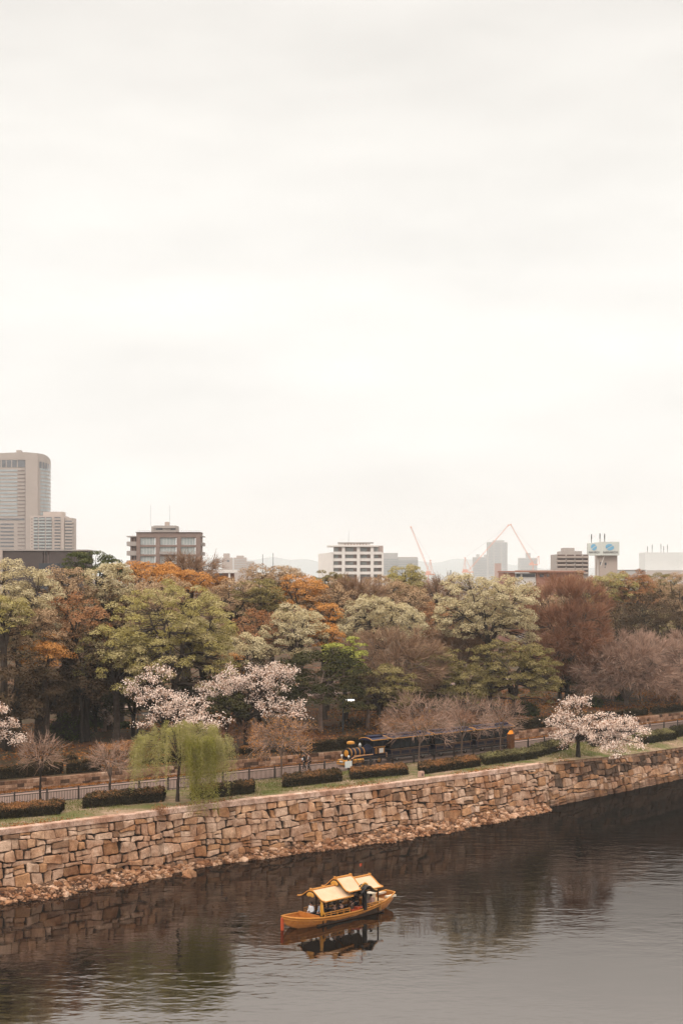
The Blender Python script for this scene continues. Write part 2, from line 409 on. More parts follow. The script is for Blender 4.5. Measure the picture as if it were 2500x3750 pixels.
for k in range(NR):
    s = 3.0 + R.random()
    while s < SS[-1] - 3:
        wd = R.choice([R.uniform(.45, .8), R.uniform(.7, 1.2), R.uniform(1.0, 1.6)]) * (1.0 if k > 1 else .95)
        s2 = s + wd
        j = lambda: R.uniform(-.085, .085)
        tl = R.gauss(0, .13)
        A = (s + j(), rowh(k, s, NR) + j() * .6); B = (s2 + j(), rowh(k, s2, NR) + j() * .6)
        Cc = (s2 + tl + j(), rowh(k + 1, s2, NR) + j() * .6); Dd = (s + tl * .6 + j(), rowh(k + 1, s, NR) + j() * .6)
        if R.random() < .2 and wd > .7:
            m1 = ((A[0] + Dd[0]) / 2, (A[1] + Dd[1]) / 2 + j()); m2 = ((B[0] + Cc[0]) / 2, (B[1] + Cc[1]) / 2 + j())
            for q in ((A, B, m2, m1), (m1, m2, Cc, Dd)):
                wall.tint = stint(s, A[1]); stone(wall, q, R.uniform(.025, .05), R.uniform(-.05, .08), 0)
        else:
            wall.tint = stint(s, A[1]); stone(wall, (A, B, Cc, Dd), R.choice([.012, .02, .03, .05, .08]), R.uniform(-.10, .14), 0)
        s = s2
# rough capping blocks of the right-hand stretch
s = S_COP + .2
while s < SS[-1] - 3:
    wd = R.uniform(.7, 1.6); z = lambda q: float(Zt(np.interp(q, SS, XS)))
    wall.tint = R.choice([.5, .6, .7, .45, .3]); o = R.uniform(-.05, .1)
    p = [wp(s + .02, z(s) - .32, o), wp(s + wd - .03, z(s + wd) - .32, o), wp(s + wd - .03, z(s + wd) - .32, -.9), wp(s + .02, z(s) - .32, -.9)]
    q = [(a[0], a[1], a[2] + R.uniform(.26, .4)) for a in p]
    wall.add(p + q, [(0,3,2,1),(4,5,6,7),(0,1,5,4),(1,2,6,5),(2,3,7,6),(3,0,4,7)]); s += wd
def stone_mat(name, cols, tide=True, lo=.5, hi=1.5):
    m, N, L = nm(name)
    o = N.new('ShaderNodeOutputMaterial'); p = N.new('ShaderNodeBsdfPrincipled'); L.new(p.outputs[0], o.inputs[0]); p.inputs['Roughness'].default_value = 0.85; p.inputs['Specular IOR Level'].default_value = 0.2
    g = N.new('ShaderNodeNewGeometry'); a = N.new('ShaderNodeAttribute'); a.attribute_name = 'tint'
    r = ramp(N, cols); L.new(a.outputs['Fac'], r.inputs[0]); last = r.outputs[0]
    def noise(sc, det, rough=.65, st=(1, 1, 1)):
        mp = N.new('ShaderNodeMapping'); mp.inputs['Scale'].default_value = st; L.new(g.outputs['Position'], mp.inputs[0])
        n = N.new('ShaderNodeTexNoise'); n.inputs['Scale'].default_value = sc; n.inputs['Detail'].default_value = det; n.inputs['Roughness'].default_value = rough; L.new(mp.outputs[0], n.inputs['Vector']); return n
    def mult(fac, c1, c2, lo, hi):
        nonlocal last
        q = ramp(N, (c1, c2)); q.color_ramp.elements[0].position = lo; q.color_ramp.elements[1].position = hi; L.new(fac, q.inputs[0])
        mx = N.new('ShaderNodeMix'); mx.data_type = 'RGBA'; mx.blend_type = 'MULTIPLY'; mx.inputs['Factor'].default_value = 1
        L.new(last, mx.inputs['A']); L.new(q.outputs[0], mx.inputs['B']); last = mx.outputs['Result']
    n1 = noise(1.3, 6); mult(n1.outputs[0], (.55, .48, .42), (1.1, 1.1, 1.1), .34, .6)
    n2 = noise(9, 5, .7); mult(n2.outputs[0], (.72, .70, .68), (1.15, 1.15, 1.15), .35, .6)
    n4 = noise(.45, 3); mult(n4.outputs[0], (.78, .66, .58), (1.05, 1.05, 1.05), .38, .55)
    if tide:                                      # the stained band left by the water level
        n3 = noise(1.0, 4, .6, (.5, .5, 7)); sep = N.new('ShaderNodeSeparateXYZ'); L.new(g.outputs['Position'], sep.inputs[0])
        mr = N.new('ShaderNodeMapRange'); mr.inputs[1].default_value = lo; mr.inputs[2].default_value = hi; L.new(sep.outputs['Z'], mr.inputs[0])
        ad = N.new('ShaderNodeMath'); ad.operation = 'ADD'; L.new(mr.outputs[0], ad.inputs[0]); L.new(n3.outputs[0], ad.inputs[1])
        mult(ad.outputs[0], (.32, .29, .27), (1, 1, 1), .40, .75)
    L.new(last, p.inputs['Base Color'])
    b = N.new('ShaderNodeBump'); b.inputs['Distance'].default_value = 0.035; L.new(n2.outputs[0], b.inputs['Height']); L.new(b.outputs[0], p.inputs['Normal'])
    return m
WCOL = ((.012, .009, .007), (.17, .105, .07), (.39, .205, .10), (.41, .265, .185), (.50, .345, .25), (.50, .29, .165), (.66, .50, .40))
M_wall = stone_mat('granite_blocks', WCOL)
root = thing('moat_wall', 'long retaining wall of rough tan granite blocks rising from the dark moat', 'stone wall', (0, 0, 0))
wall.build('stonework', M_wall, root)
cop = MB(); s = 3.0
while s < S_COP - .1:
    wd = min(R.uniform(1.7, 2.7), S_COP - s); x = np.interp(s, SS, XS); zt = float(Zt(x)) ; z1 = float(Zt(np.interp(s + wd, SS, XS)))
    st = .0
    cop.tint = R.choice([.2, .4, .6, .8, 1.0]); o = .06 + R.uniform(-.015, .015); dz = R.uniform(-.015, .015)
    a, b = s + .008, s + wd - .008
    lo = [wp(a, zt - .43, o), wp(b, z1 - .43, o), wp(b, z1 - .43, -.78), wp(a, zt - .43, -.78)]
    md = [(q[0], q[1], q[2] + .40 + dz) for q in lo]
    hi = [(q[0] + (NXX * .03), q[1], q[2] + .43 + dz) for q, NXX in zip([wp(a + .03, zt - .43, o - .03), wp(b - .03, z1 - .43, o - .03), wp(b - .03, z1 - .43, -.76), wp(a + .03, zt - .43, -.76)], (0, 0, 0, 0))]
    cop.add(lo + md + hi, [(0, 3, 2, 1)] + [(i, (i + 1) % 4, 4 + (i + 1) % 4, 4 + i) for i in range(4)] + [(4 + i, 4 + (i + 1) % 4, 8 + (i + 1) % 4, 8 + i) for i in range(4)] + [(8, 9, 10, 11)])
    s += wd
cop.build('coping', stone_mat('coping_granite', ((.45, .30, .235), (.56, .40, .32), (.50, .335, .26)), False), root)

# rubble along the foot of the wall
ICO_V = None
def ico():
    p = (1 + 5 ** .5) / 2
    v = np.array([(-1, p, 0), (1, p, 0), (-1, -p, 0), (1, -p, 0), (0, -1, p), (0, 1, p), (0, -1, -p), (0, 1, -p), (p, 0, -1), (p, 0, 1), (-p, 0, -1), (-p, 0, 1)], float)
    f = [(0, 11, 5), (0, 5, 1), (0, 1, 7), (0, 7, 10), (0, 10, 11), (1, 5, 9), (5, 11, 4), (11, 10, 2), (10, 7, 6), (7, 1, 8), (3, 9, 4), (3, 4, 2), (3, 2, 6), (3, 6, 8), (3, 8, 9), (4, 9, 5), (2, 4, 11), (6, 2, 10), (8, 6, 7), (9, 8, 1)]
    return v / np.linalg.norm(v[0]), f
IV, IF = ico()
def rock(mb, c, size, flat=.6):
    v = IV * (1 + rng.uniform(-.38, .38, (12, 1))) * np.array([size * R.uniform(.6, 1.2), size * R.uniform(.45, .9), size * flat * R.uniform(.6, 1.2)])
    a = R.uniform(0, 6.28); b = R.uniform(-.5, .5)
    ca, sa, cb, sb = math.cos(a), math.sin(a), math.cos(b), math.sin(b)
    v = v @ np.array([[ca, -sa, 0], [sa, ca, 0], [0, 0, 1]]) @ np.array([[1, 0, 0], [0, cb, -sb], [0, sb, cb]])
    mb.add(v + np.array(c), IF)
rub = MB()
def rubw(s):
    x = np.interp(s, SS, XS)
    if x > 20.4: return 0
    w = np.interp(x, [-62, -25, -19, -15.5, -14, -12, -7, -3, 3, 8, 12, 17, 20.4], [1.9, 1.9, 1.5, 1.6, .5, .25, .8, 1.1, 1.9, 2.0, 1.6, 1.3, 1.0])
    return w * (1 + .2 * math.sin(s * .9) + .12 * math.sin(s * 2.7))
rs = [2.5 + i * .5 for i in range(int((S_COP - 3) / .5))]
rub.tint = .2
rub.sheet([[wp(s, .28 + .25 * rubw(s), -.05) for s in rs], [wp(s, .02, rubw(s) * .9) for s in rs], [wp(s, -.6, rubw(s) * 1.15) for s in rs]])
for i in range(5200):
    s = R.uniform(2.5, S_COP - .6); w_ = rubw(s); t = R.random() ** .8
    h = (.28 + .25 * w_) * (1 - t) + R.uniform(-.05, .1)
    if t > .93: h -= .05
    rub.tint = R.choice([.3, .45, .5, .6, .7, .8, .9, 1.0, .95])
    rock(rub, wp(s, h, w_ * t), min(.42, .07 + R.expovariate(10)), .55)
M_rub = stone_mat('rubble_stone', ((.04, .025, .016), (.12, .062, .035), (.27, .135, .07), (.36, .20, .11), (.50, .33, .23)), True, -.15, .35)
tag(rub.build('rubble', M_rub), 'loose orange brown stones heaped along the foot of the moat wall', 'rubble', kind='stuff')
for (px, py, sz, lab) in ((690, 3205, .62, 'large flat fallen block lying in the water below the willow'), (632, 3180, .6, 'upright fallen block with grey bands leaning on the moat wall'),
                          (600, 3200, .45, 'dark wet boulder at the water edge beside the flat fallen block'), (1975, 2962, .55, 'pale orange boulder at the right end of the rubble'), (1398, 3078, .34, 'thin slab of rubble tipping into the moat left of centre')):
    x, y = onz(px, py, .15); b = MB(); b.tint = R.uniform(.5, .9); rock(b, (0, 0, 0), sz, .7); rock(b, (.06, .02, -sz * .2), sz * .9, .7)
    o = b.build('boulder', M_rub); o.location = (x, y, .15); tag(o, lab, 'boulder')

# ------------------------------------------------------------------ low stone wall behind the path
lw = MB()
xs = np.arange(-58, 66, .02); ysl = Yl(xs); ssl = np.concatenate([[0], np.cumsum(np.hypot(np.diff(xs), np.diff(ysl)))])
def lwp(s, z, o):
    x = np.interp(s, ssl, xs); y = np.interp(s, ssl, ysl); d = math.atan2(float(Yl(x + .5) - Yl(x - .5)), 1.0)
    return (x + math.sin(d) * o, y - math.cos(d) * o, z)
for k in range(3):
    s = 1 + R.random() * .5
    while s < ssl[-1] - 2:
        wd = R.uniform(.45, .95); lw.tint = R.choice([.1, .3, .45, .5, .6, .7, .8, 1.0]); o = R.uniform(0, .05); z0 = PZ - .05 + k * .325; z1 = z0 + .325 - .02
        if k == 2: z1 += .02
        a, b = s + .012, s + wd - .012; c = .02
        v = [lwp(a, z0, -.3), lwp(b, z0, -.3), lwp(b, z1, -.3), lwp(a, z1, -.3), lwp(a, z0, o - c), lwp(b, z0, o - c), lwp(b, z1, o - c), lwp(a, z1, o - c), lwp(a + c, z0 + c, o), lwp(b - c, z0 + c, o), lwp(b - c, z1 - c, o), lwp(a + c, z1 - c, o)]
        lw.add(v, [(4, 5, 9, 8), (5, 6, 10, 9), (6, 7, 11, 10), (7, 4, 8, 11), (8, 9, 10, 11), (0, 1, 5, 4), (1, 2, 6, 5), (2, 3, 7, 6), (3, 0, 4, 7)]); s += wd
lw.tint = 0.0
lw.sheet([[lwp(s, PZ - .1, -.06) for s in np.arange(1, ssl[-1] - 2, 1)], [lwp(s, PZ + .93, -.06) for s in np.arange(1, ssl[-1] - 2, 1)]])
tag(lw.build('low_stone_wall', stone_mat('low_wall_stone', ((.03, .02, .015), (.17, .095, .06), (.30, .18, .115), (.36, .225, .15), (.46, .32, .235)), False)), 'low wall of squared pinkish stone blocks running behind the path', 'stone wall')

# ------------------------------------------------------------------ fence
M_iron = mat('dark_iron', (.022, .016, .014), (.03, .022, .018), 5, .5, 0, .4)
root = thing('iron_fence', 'dark iron railing fence between the path and the grass verge', 'fence', (0, 0, 0))
ysf = Yf(xs); ssf = np.concatenate([[0], np.cumsum(np.hypot(np.diff(xs), np.diff(ysf)))])
def fp(s): x = float(np.interp(s, ssf, xs)); return x, float(Yf(x))
bay = 2.95; s = float(np.interp(-32.0, xs, ssf)); send = float(np.interp(50, xs, ssf)); post0 = None
while s < send:
    x0, y0 = fp(s); x1, y1 = fp(s + bay); a = math.atan2(y1 - y0, x1 - x0)
    if post0 is None:
        b = MB(); b.box((0, 0, .58), (.11, .11, 1.2)); b.box((0, 0, 1.2), (.10, .10, .03)); post0 = b.build('post', M_iron, root); o = post0
    else:
        o = post0.copy(); C.objects.link(o)
    o.location = (x0, y0, PZ); o.rotation_euler = (0, 0, a)
    p = MB(); l = math.hypot(x1 - x0, y1 - y0)
    for z, t in ((1.10, .06), (.90, .055), (.10, .055)): p.box((l / 2, 0, z), (l - .07, t, t))
    for i in range(1, 20): p.box((l * i / 20, 0, .5), (.036, .036, .80))
    q = p.build('panel', M_iron, root); q.location = (x0, y0, PZ); q.rotation_euler = (0, 0, a)
    s += bay
# ------------------------------------------------------------------ foliage
LM = {
 'pale':   leafmat('pale_spring_leaves', ((.31,.22,.115),(.45,.355,.195),(.53,.44,.265),(.58,.49,.32),(.41,.30,.165)), 0.25),
 'green':  leafmat('fresh_green_leaves', ((.21,.165,.05),(.32,.26,.082),(.40,.335,.13),(.46,.375,.20),(.37,.265,.14)), 0.25),
 'olive':  leafmat('olive_leaves', ((.11,.085,.03),(.19,.15,.055),(.27,.215,.09),(.34,.265,.14)), 0.2),
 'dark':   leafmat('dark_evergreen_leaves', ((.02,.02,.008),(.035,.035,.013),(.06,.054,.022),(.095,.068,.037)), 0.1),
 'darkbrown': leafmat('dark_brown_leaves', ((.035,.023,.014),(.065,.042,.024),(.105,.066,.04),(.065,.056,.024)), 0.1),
 'brown':  leafmat('pale_brown_leaves', ((.22,.13,.07),(.34,.215,.12),(.45,.31,.19),(.36,.25,.13)), 0.15),
 'rust':   leafmat('rust_leaves', ((.20,.085,.038),(.31,.14,.06),(.39,.205,.105),(.27,.15,.08)), 0.15),
 'orange': leafmat('orange_leaves', ((.27,.11,.03),(.48,.21,.055),(.57,.28,.09),(.36,.19,.09)), 0.2),
 'red':    leafmat('red_brown_twigs', ((.17,.08,.048),(.265,.125,.072),(.325,.165,.10),(.21,.12,.078)), 0.05),
 'pink':   leafmat('pinkish_twigs', ((.21,.13,.095),(.30,.19,.14),(.39,.255,.19),(.24,.15,.11)), 0.05),
 'grey':   leafmat('grey_brown_twigs', ((.16,.095,.058),(.25,.15,.092),(.32,.20,.13),(.21,.14,.083)), 0.05),
 'pine':   leafmat('pine_needles', ((.03,.04,.015), (.055,.065,.025), (.10,.10,.035), (.13,.12,.05)), .15),
 'yellow': leafmat('yellow_green_needles', ((.16,.16,.03), (.27,.27,.055), (.36,.35,.09), (.20,.19,.05)), .25),
 'cherry': leafmat('cherry_blossom', ((.56,.38,.30),(.78,.60,.50),(.87,.72,.63),(.30,.16,.09)), 0.2),
 'willow': leafmat('willow_leaves', ((.19,.175,.038),(.29,.265,.062),(.38,.335,.13),(.33,.27,.15)), 0.3),
 'shrub':  leafmat('shrub_leaves', ((.015,.02,.006),(.028,.036,.009),(.05,.06,.015),(.07,.08,.022)), 0.1),
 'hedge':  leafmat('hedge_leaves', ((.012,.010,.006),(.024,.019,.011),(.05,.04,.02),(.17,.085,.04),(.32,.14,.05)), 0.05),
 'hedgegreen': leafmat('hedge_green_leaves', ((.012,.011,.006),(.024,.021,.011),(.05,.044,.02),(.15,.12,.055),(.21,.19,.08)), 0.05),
 'grass':  leafmat('grass_blades', ((.085,.10,.018),(.13,.135,.03),(.19,.165,.07),(.26,.185,.10)), 0.3),
 'litter': leafmat('fallen_leaves', ((.14,.05,.017),(.26,.10,.03),(.32,.14,.045),(.15,.075,.037)), .1),
}
BARK = mat('bark', (.04, .029, .023), (.075, .056, .044), 3, .9, .02, .1)
BARKD = mat('dark_bark', (.018, .014, .011), (.035, .026, .021), 3, .9, .02, .1)
BARKM = mat('grey_pink_bark', (.16, .11, .085), (.10, .07, .055), 3, .9, .02, .1)
BARKP = mat('pale_bark', (.26, .18, .145), (.17, .115, .09), 3, .9, .02, .1)

# puff size, leaf size, density, flatten, twig, lean-up
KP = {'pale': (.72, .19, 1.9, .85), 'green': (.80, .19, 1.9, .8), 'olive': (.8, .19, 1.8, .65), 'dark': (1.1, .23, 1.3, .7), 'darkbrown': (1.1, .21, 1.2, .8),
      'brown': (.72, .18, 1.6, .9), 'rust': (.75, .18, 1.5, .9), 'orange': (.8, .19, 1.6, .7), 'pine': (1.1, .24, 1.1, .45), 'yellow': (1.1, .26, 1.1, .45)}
TW = {'red': (1.0, 1.2, .045, 120, .85), 'pink': (1.05, 1.1, .05, 95, .4), 'grey': (1.0, 1.05, .045, 100, .5), 'sparse': (1.2, 1.2, .045, 45, .6), 'young': (.8, .85, .030, 17, .45), 'orangetwig': (.75, .8, .03, 18, .05)}

def puffs(a, b, h, r0, seed, zlow=-.8, lumps=.2):
    """centres spread over the shell and the inside of a lumpy crown"""
    g = np.random.default_rng(seed); out = []
    K = g.normal(size=(4, 3)) * 2.0; ph = g.uniform(0, 6.28, 4)
    need = int(7.5 * (a * b + a * h + b * h) / 3.0 / (r0 * r0) * .66) + 5
    tries = 0
    while len(out) < need and tries < need * 12:
        tries += 1
        d = g.normal(size=3); d /= np.linalg.norm(d)
        if d[2] < zlow: continue
        lump = 1 + lumps * float(np.mean(np.sin(K @ d * 1.6 + ph))) * 1.6
        inner = g.random() < .31
        rr = lump * (g.uniform(.35, .7) if inner else g.uniform(.82, 1.0))
        if d[2] < 0: d[2] *= .85
        e4 = (abs(d[0])**2.6 + abs(d[1])**2.6 + abs(d[2])**2.6) ** (-1/2.6)
        p = np.array([d[0] * a, d[1] * b, d[2] * h]) * rr * e4
        r = r0 * g.uniform(.65, 1.3)
        if all(np.sum((p - q[0]) ** 2) > (.38 * (r + q[1])) ** 2 for q in out): out.append((p, r, d))
    return out, g

def branches(mb, cz, hf, pf, g, r_tr, nl=6, lean=(0, 0), crown=(1, 1, 1), thin=.022):
    base = Vector((0, 0, -.35)); fork = Vector((lean[0] * .4, lean[1] * .4, hf))
    mid = base.lerp(fork, .5) + Vector((g.uniform(-.15, .15), g.uniform(-.15, .15), 0)) * (hf / 4)
    mb.tube([base, base.lerp(mid, .25), mid, fork], [r_tr * 1.45, r_tr * 1.08, r_tr * .92, r_tr * .8], 8)
    nodes = [(fork, r_tr * .7)]
    cc = Vector((lean[0], lean[1], cz))
    for i in range(nl):
        an = 2 * math.pi * (i + g.uniform(-.3, .3)) / nl; el = g.uniform(.15, 1.1)
        d = Vector((math.cos(an) * math.cos(el) * crown[0], math.sin(an) * math.cos(el) * crown[1], math.sin(el) * crown[2])) * g.uniform(.6, .78)
        end = cc + d; c1 = fork + Vector((d.x * .25, d.y * .25, (end.z - fork.z) * .5)); pts = []; rad = []
        for k in range(6):
            t = k / 5; p = fork * (1 - t) ** 2 + c1 * 2 * t * (1 - t) + end * t * t
            if 0 < k < 5: p = p + Vector((g.uniform(-1, 1), g.uniform(-1, 1), g.uniform(-.6, .6))) * .05 * max(crown)
            pts.append(p); rad.append(r_tr * (.62 * (1 - t) + .10))
            if k > 1: nodes.append((p, rad[-1]))
        mb.tube(pts, rad, 6, False)
    na = np.array([n[0] for n in nodes])
    for p, r, d in pf:
        q = np.array(p) + np.array(cc)
        dd = np.sum((na - q) ** 2, 1) + 1.5 * np.maximum(0, na[:, 2] - q[2]) ** 2
        k = int(np.argmin(dd)); s0 = Vector(nodes[k][0]); e0 = Vector(q)
        m_ = s0.lerp(e0, .55) + Vector((g.uniform(-1, 1), g.uniform(-1, 1), g.uniform(-.3, .8))) * (.22 if thin > .03 else .13) * (e0 - s0).length
        r1 = min(nodes[k][1] * .75, (.05 if thin > .03 else .035) + .015 * (e0 - s0).length)
        mb.tube([s0, m_, e0], [r1, r1 * .7, thin], 4, False)

def leaf_puffs(pf, cc, kind, g, dens=1.0):
    r0, ls, dn, fl = KP[kind]; Ps = []; Ns = []; Sz = []; Ti = []
    for p, r, d in pf:
        n = int(105 * dn * dens * r * r); u = norm(g.normal(size=(n, 3)))
        u[:, 2] = np.where(u[:, 2] < -.15, -u[:, 2], u[:, 2])
        rad = r * g.uniform(.4, 1.0, (n, 1)) ** .5
        pos = np.array(p) + np.array(cc) + u * rad * np.array([1, 1, fl])
        nn = norm(u * .75 + np.array([0, 0, .6]) + g.normal(size=(n, 3)) * .33)
        Ps.append(pos); Ns.append(nn); Sz.append(ls * g.uniform(.6, 1.35, n)); Ti.append(np.clip(g.normal(g.uniform(.25, .75), .10, n), 0, 1))
    P = np.concatenate(Ps); return cards(P, np.concatenate(Ns), np.concatenate(Sz)), np.concatenate(Ti)
def twig_puffs(pf, cc, kind, g):
    r0, ln, wd, n0, up = TW[kind]; Ps = []; Ds = []; Le = []; Ti = []; Wd = []
    for p, r, d in pf:
        n = int(n0 * r * r) + 8
        c = np.array(p) + np.array(cc)
        o3 = norm(np.array(p) + np.array([0, 0, .25 * abs(p[2]) + .01]))
        dv = norm(o3[None, :] + g.normal(size=(n, 3)) * .62 + np.array([0, 0, up * .55]))
        st = c - o3 * r * .5 + dv * (g.random((n, 1)) ** 1.5) * r * .9 + g.normal(size=(n, 3)) * r * .12
        Ps.append(st); Ds.append(dv); Le.append(ln * g.uniform(.45, 1.2, n)); Wd.append(wd * g.uniform(.6, 1.5, n)); Ti.append(np.clip(g.normal(g.uniform(.3, .7), .2, n), 0, 1))
    return strips(np.concatenate(Ps), np.concatenate(Ds), np.concatenate(Le), np.concatenate(Wd)), np.concatenate(Ti)

TREES = []
seedc = [100]
def tree(kind, px, top, w, bot, D, label, name=None, bark=None, trunk=None, hf=None, leafkind=None, flat=None, cat='tree', depth=None, group=None, leaves=None, dens=1.25, lean=(0, 0), nl=6, basez=None, zlow=-.8):
    seedc[0] += 1; g0 = np.random.default_rng(seedc[0])
    if basez is None and D > 170: D = D - .66 * max(0.0, D - (float(Yl(xx(px, D))) + 9))
    X = xx(px, D); zb = float(gz(X, D)) if basez is None else basez
    zt, zl = zz(top, D), zz(bot, D); zl = max(zl, zb + 1.0)
    a = w / 2 / F * D; H = zt - zl; b = (depth or a)
    istw = kind in TW
    r0 = TW[kind][0] if istw else KP[kind][0]
    r0 = min(r0, max(.45, .28 * min(a, H)))
    cz = zl + H * .46 - zb; h = H * .54
    a2, b2, h2 = max(.3, a * 1.1 - r0 * .5), max(.3, b * 1.1 - r0 * .5), max(.3, h - r0 * .45)
    pf, g = puffs(a2, b2, h2, r0, seedc[0] * 7 + 1, zlow)
    cc = (lean[0], lean[1], cz)
    root = thing(name or ('bare_tree' if istw else 'broadleaf_tree'), label, cat, (X, D, zb), 0, group)
    mb = MB(); r_tr = trunk or max(.10, min(.42, .028 * (zt - zb) + .012 * a))
    h_f = hf or max(.8, (zl - zb) * .8 + (.12 * H if not istw else 0))
    if not istw: h_f = min(h_f, cz * .75)
    branches(mb, cz, h_f, pf, g, r_tr, nl, lean, (a2, b2, h2), .035 if istw and kind != 'young' else .02)
    mb.build('trunk', bark or (BARKM if kind in ('pink', 'young', 'grey', 'orangetwig') else BARK if kind not in ('dark', 'darkbrown', 'pine') else BARKD), root)
    if istw:
        V, T = twig_puffs(pf, cc, kind, g)
        mname = leafkind or {'red': 'red', 'pink': 'pink', 'grey': 'grey', 'sparse': 'grey', 'young': 'pink', 'orangetwig': 'pink'}[kind]
        quads_object('twigs', V, T, LM[mname], root)
        if leaves:
            n = leaves; idx = g.integers(0, len(V), n); P = V[idx, 2] + g.normal(size=(n, 3)) * .12
            quads_object('leaves', cards(P, rdir(n), g.uniform(.08, .17, n)), g.random(n), LM['orange'], root)
    else:
        V, T = leaf_puffs(pf, cc, kind, g, dens)
        quads_object('crown', V, T, LM[leafkind or kind], root)
    TREES.append(root); return root

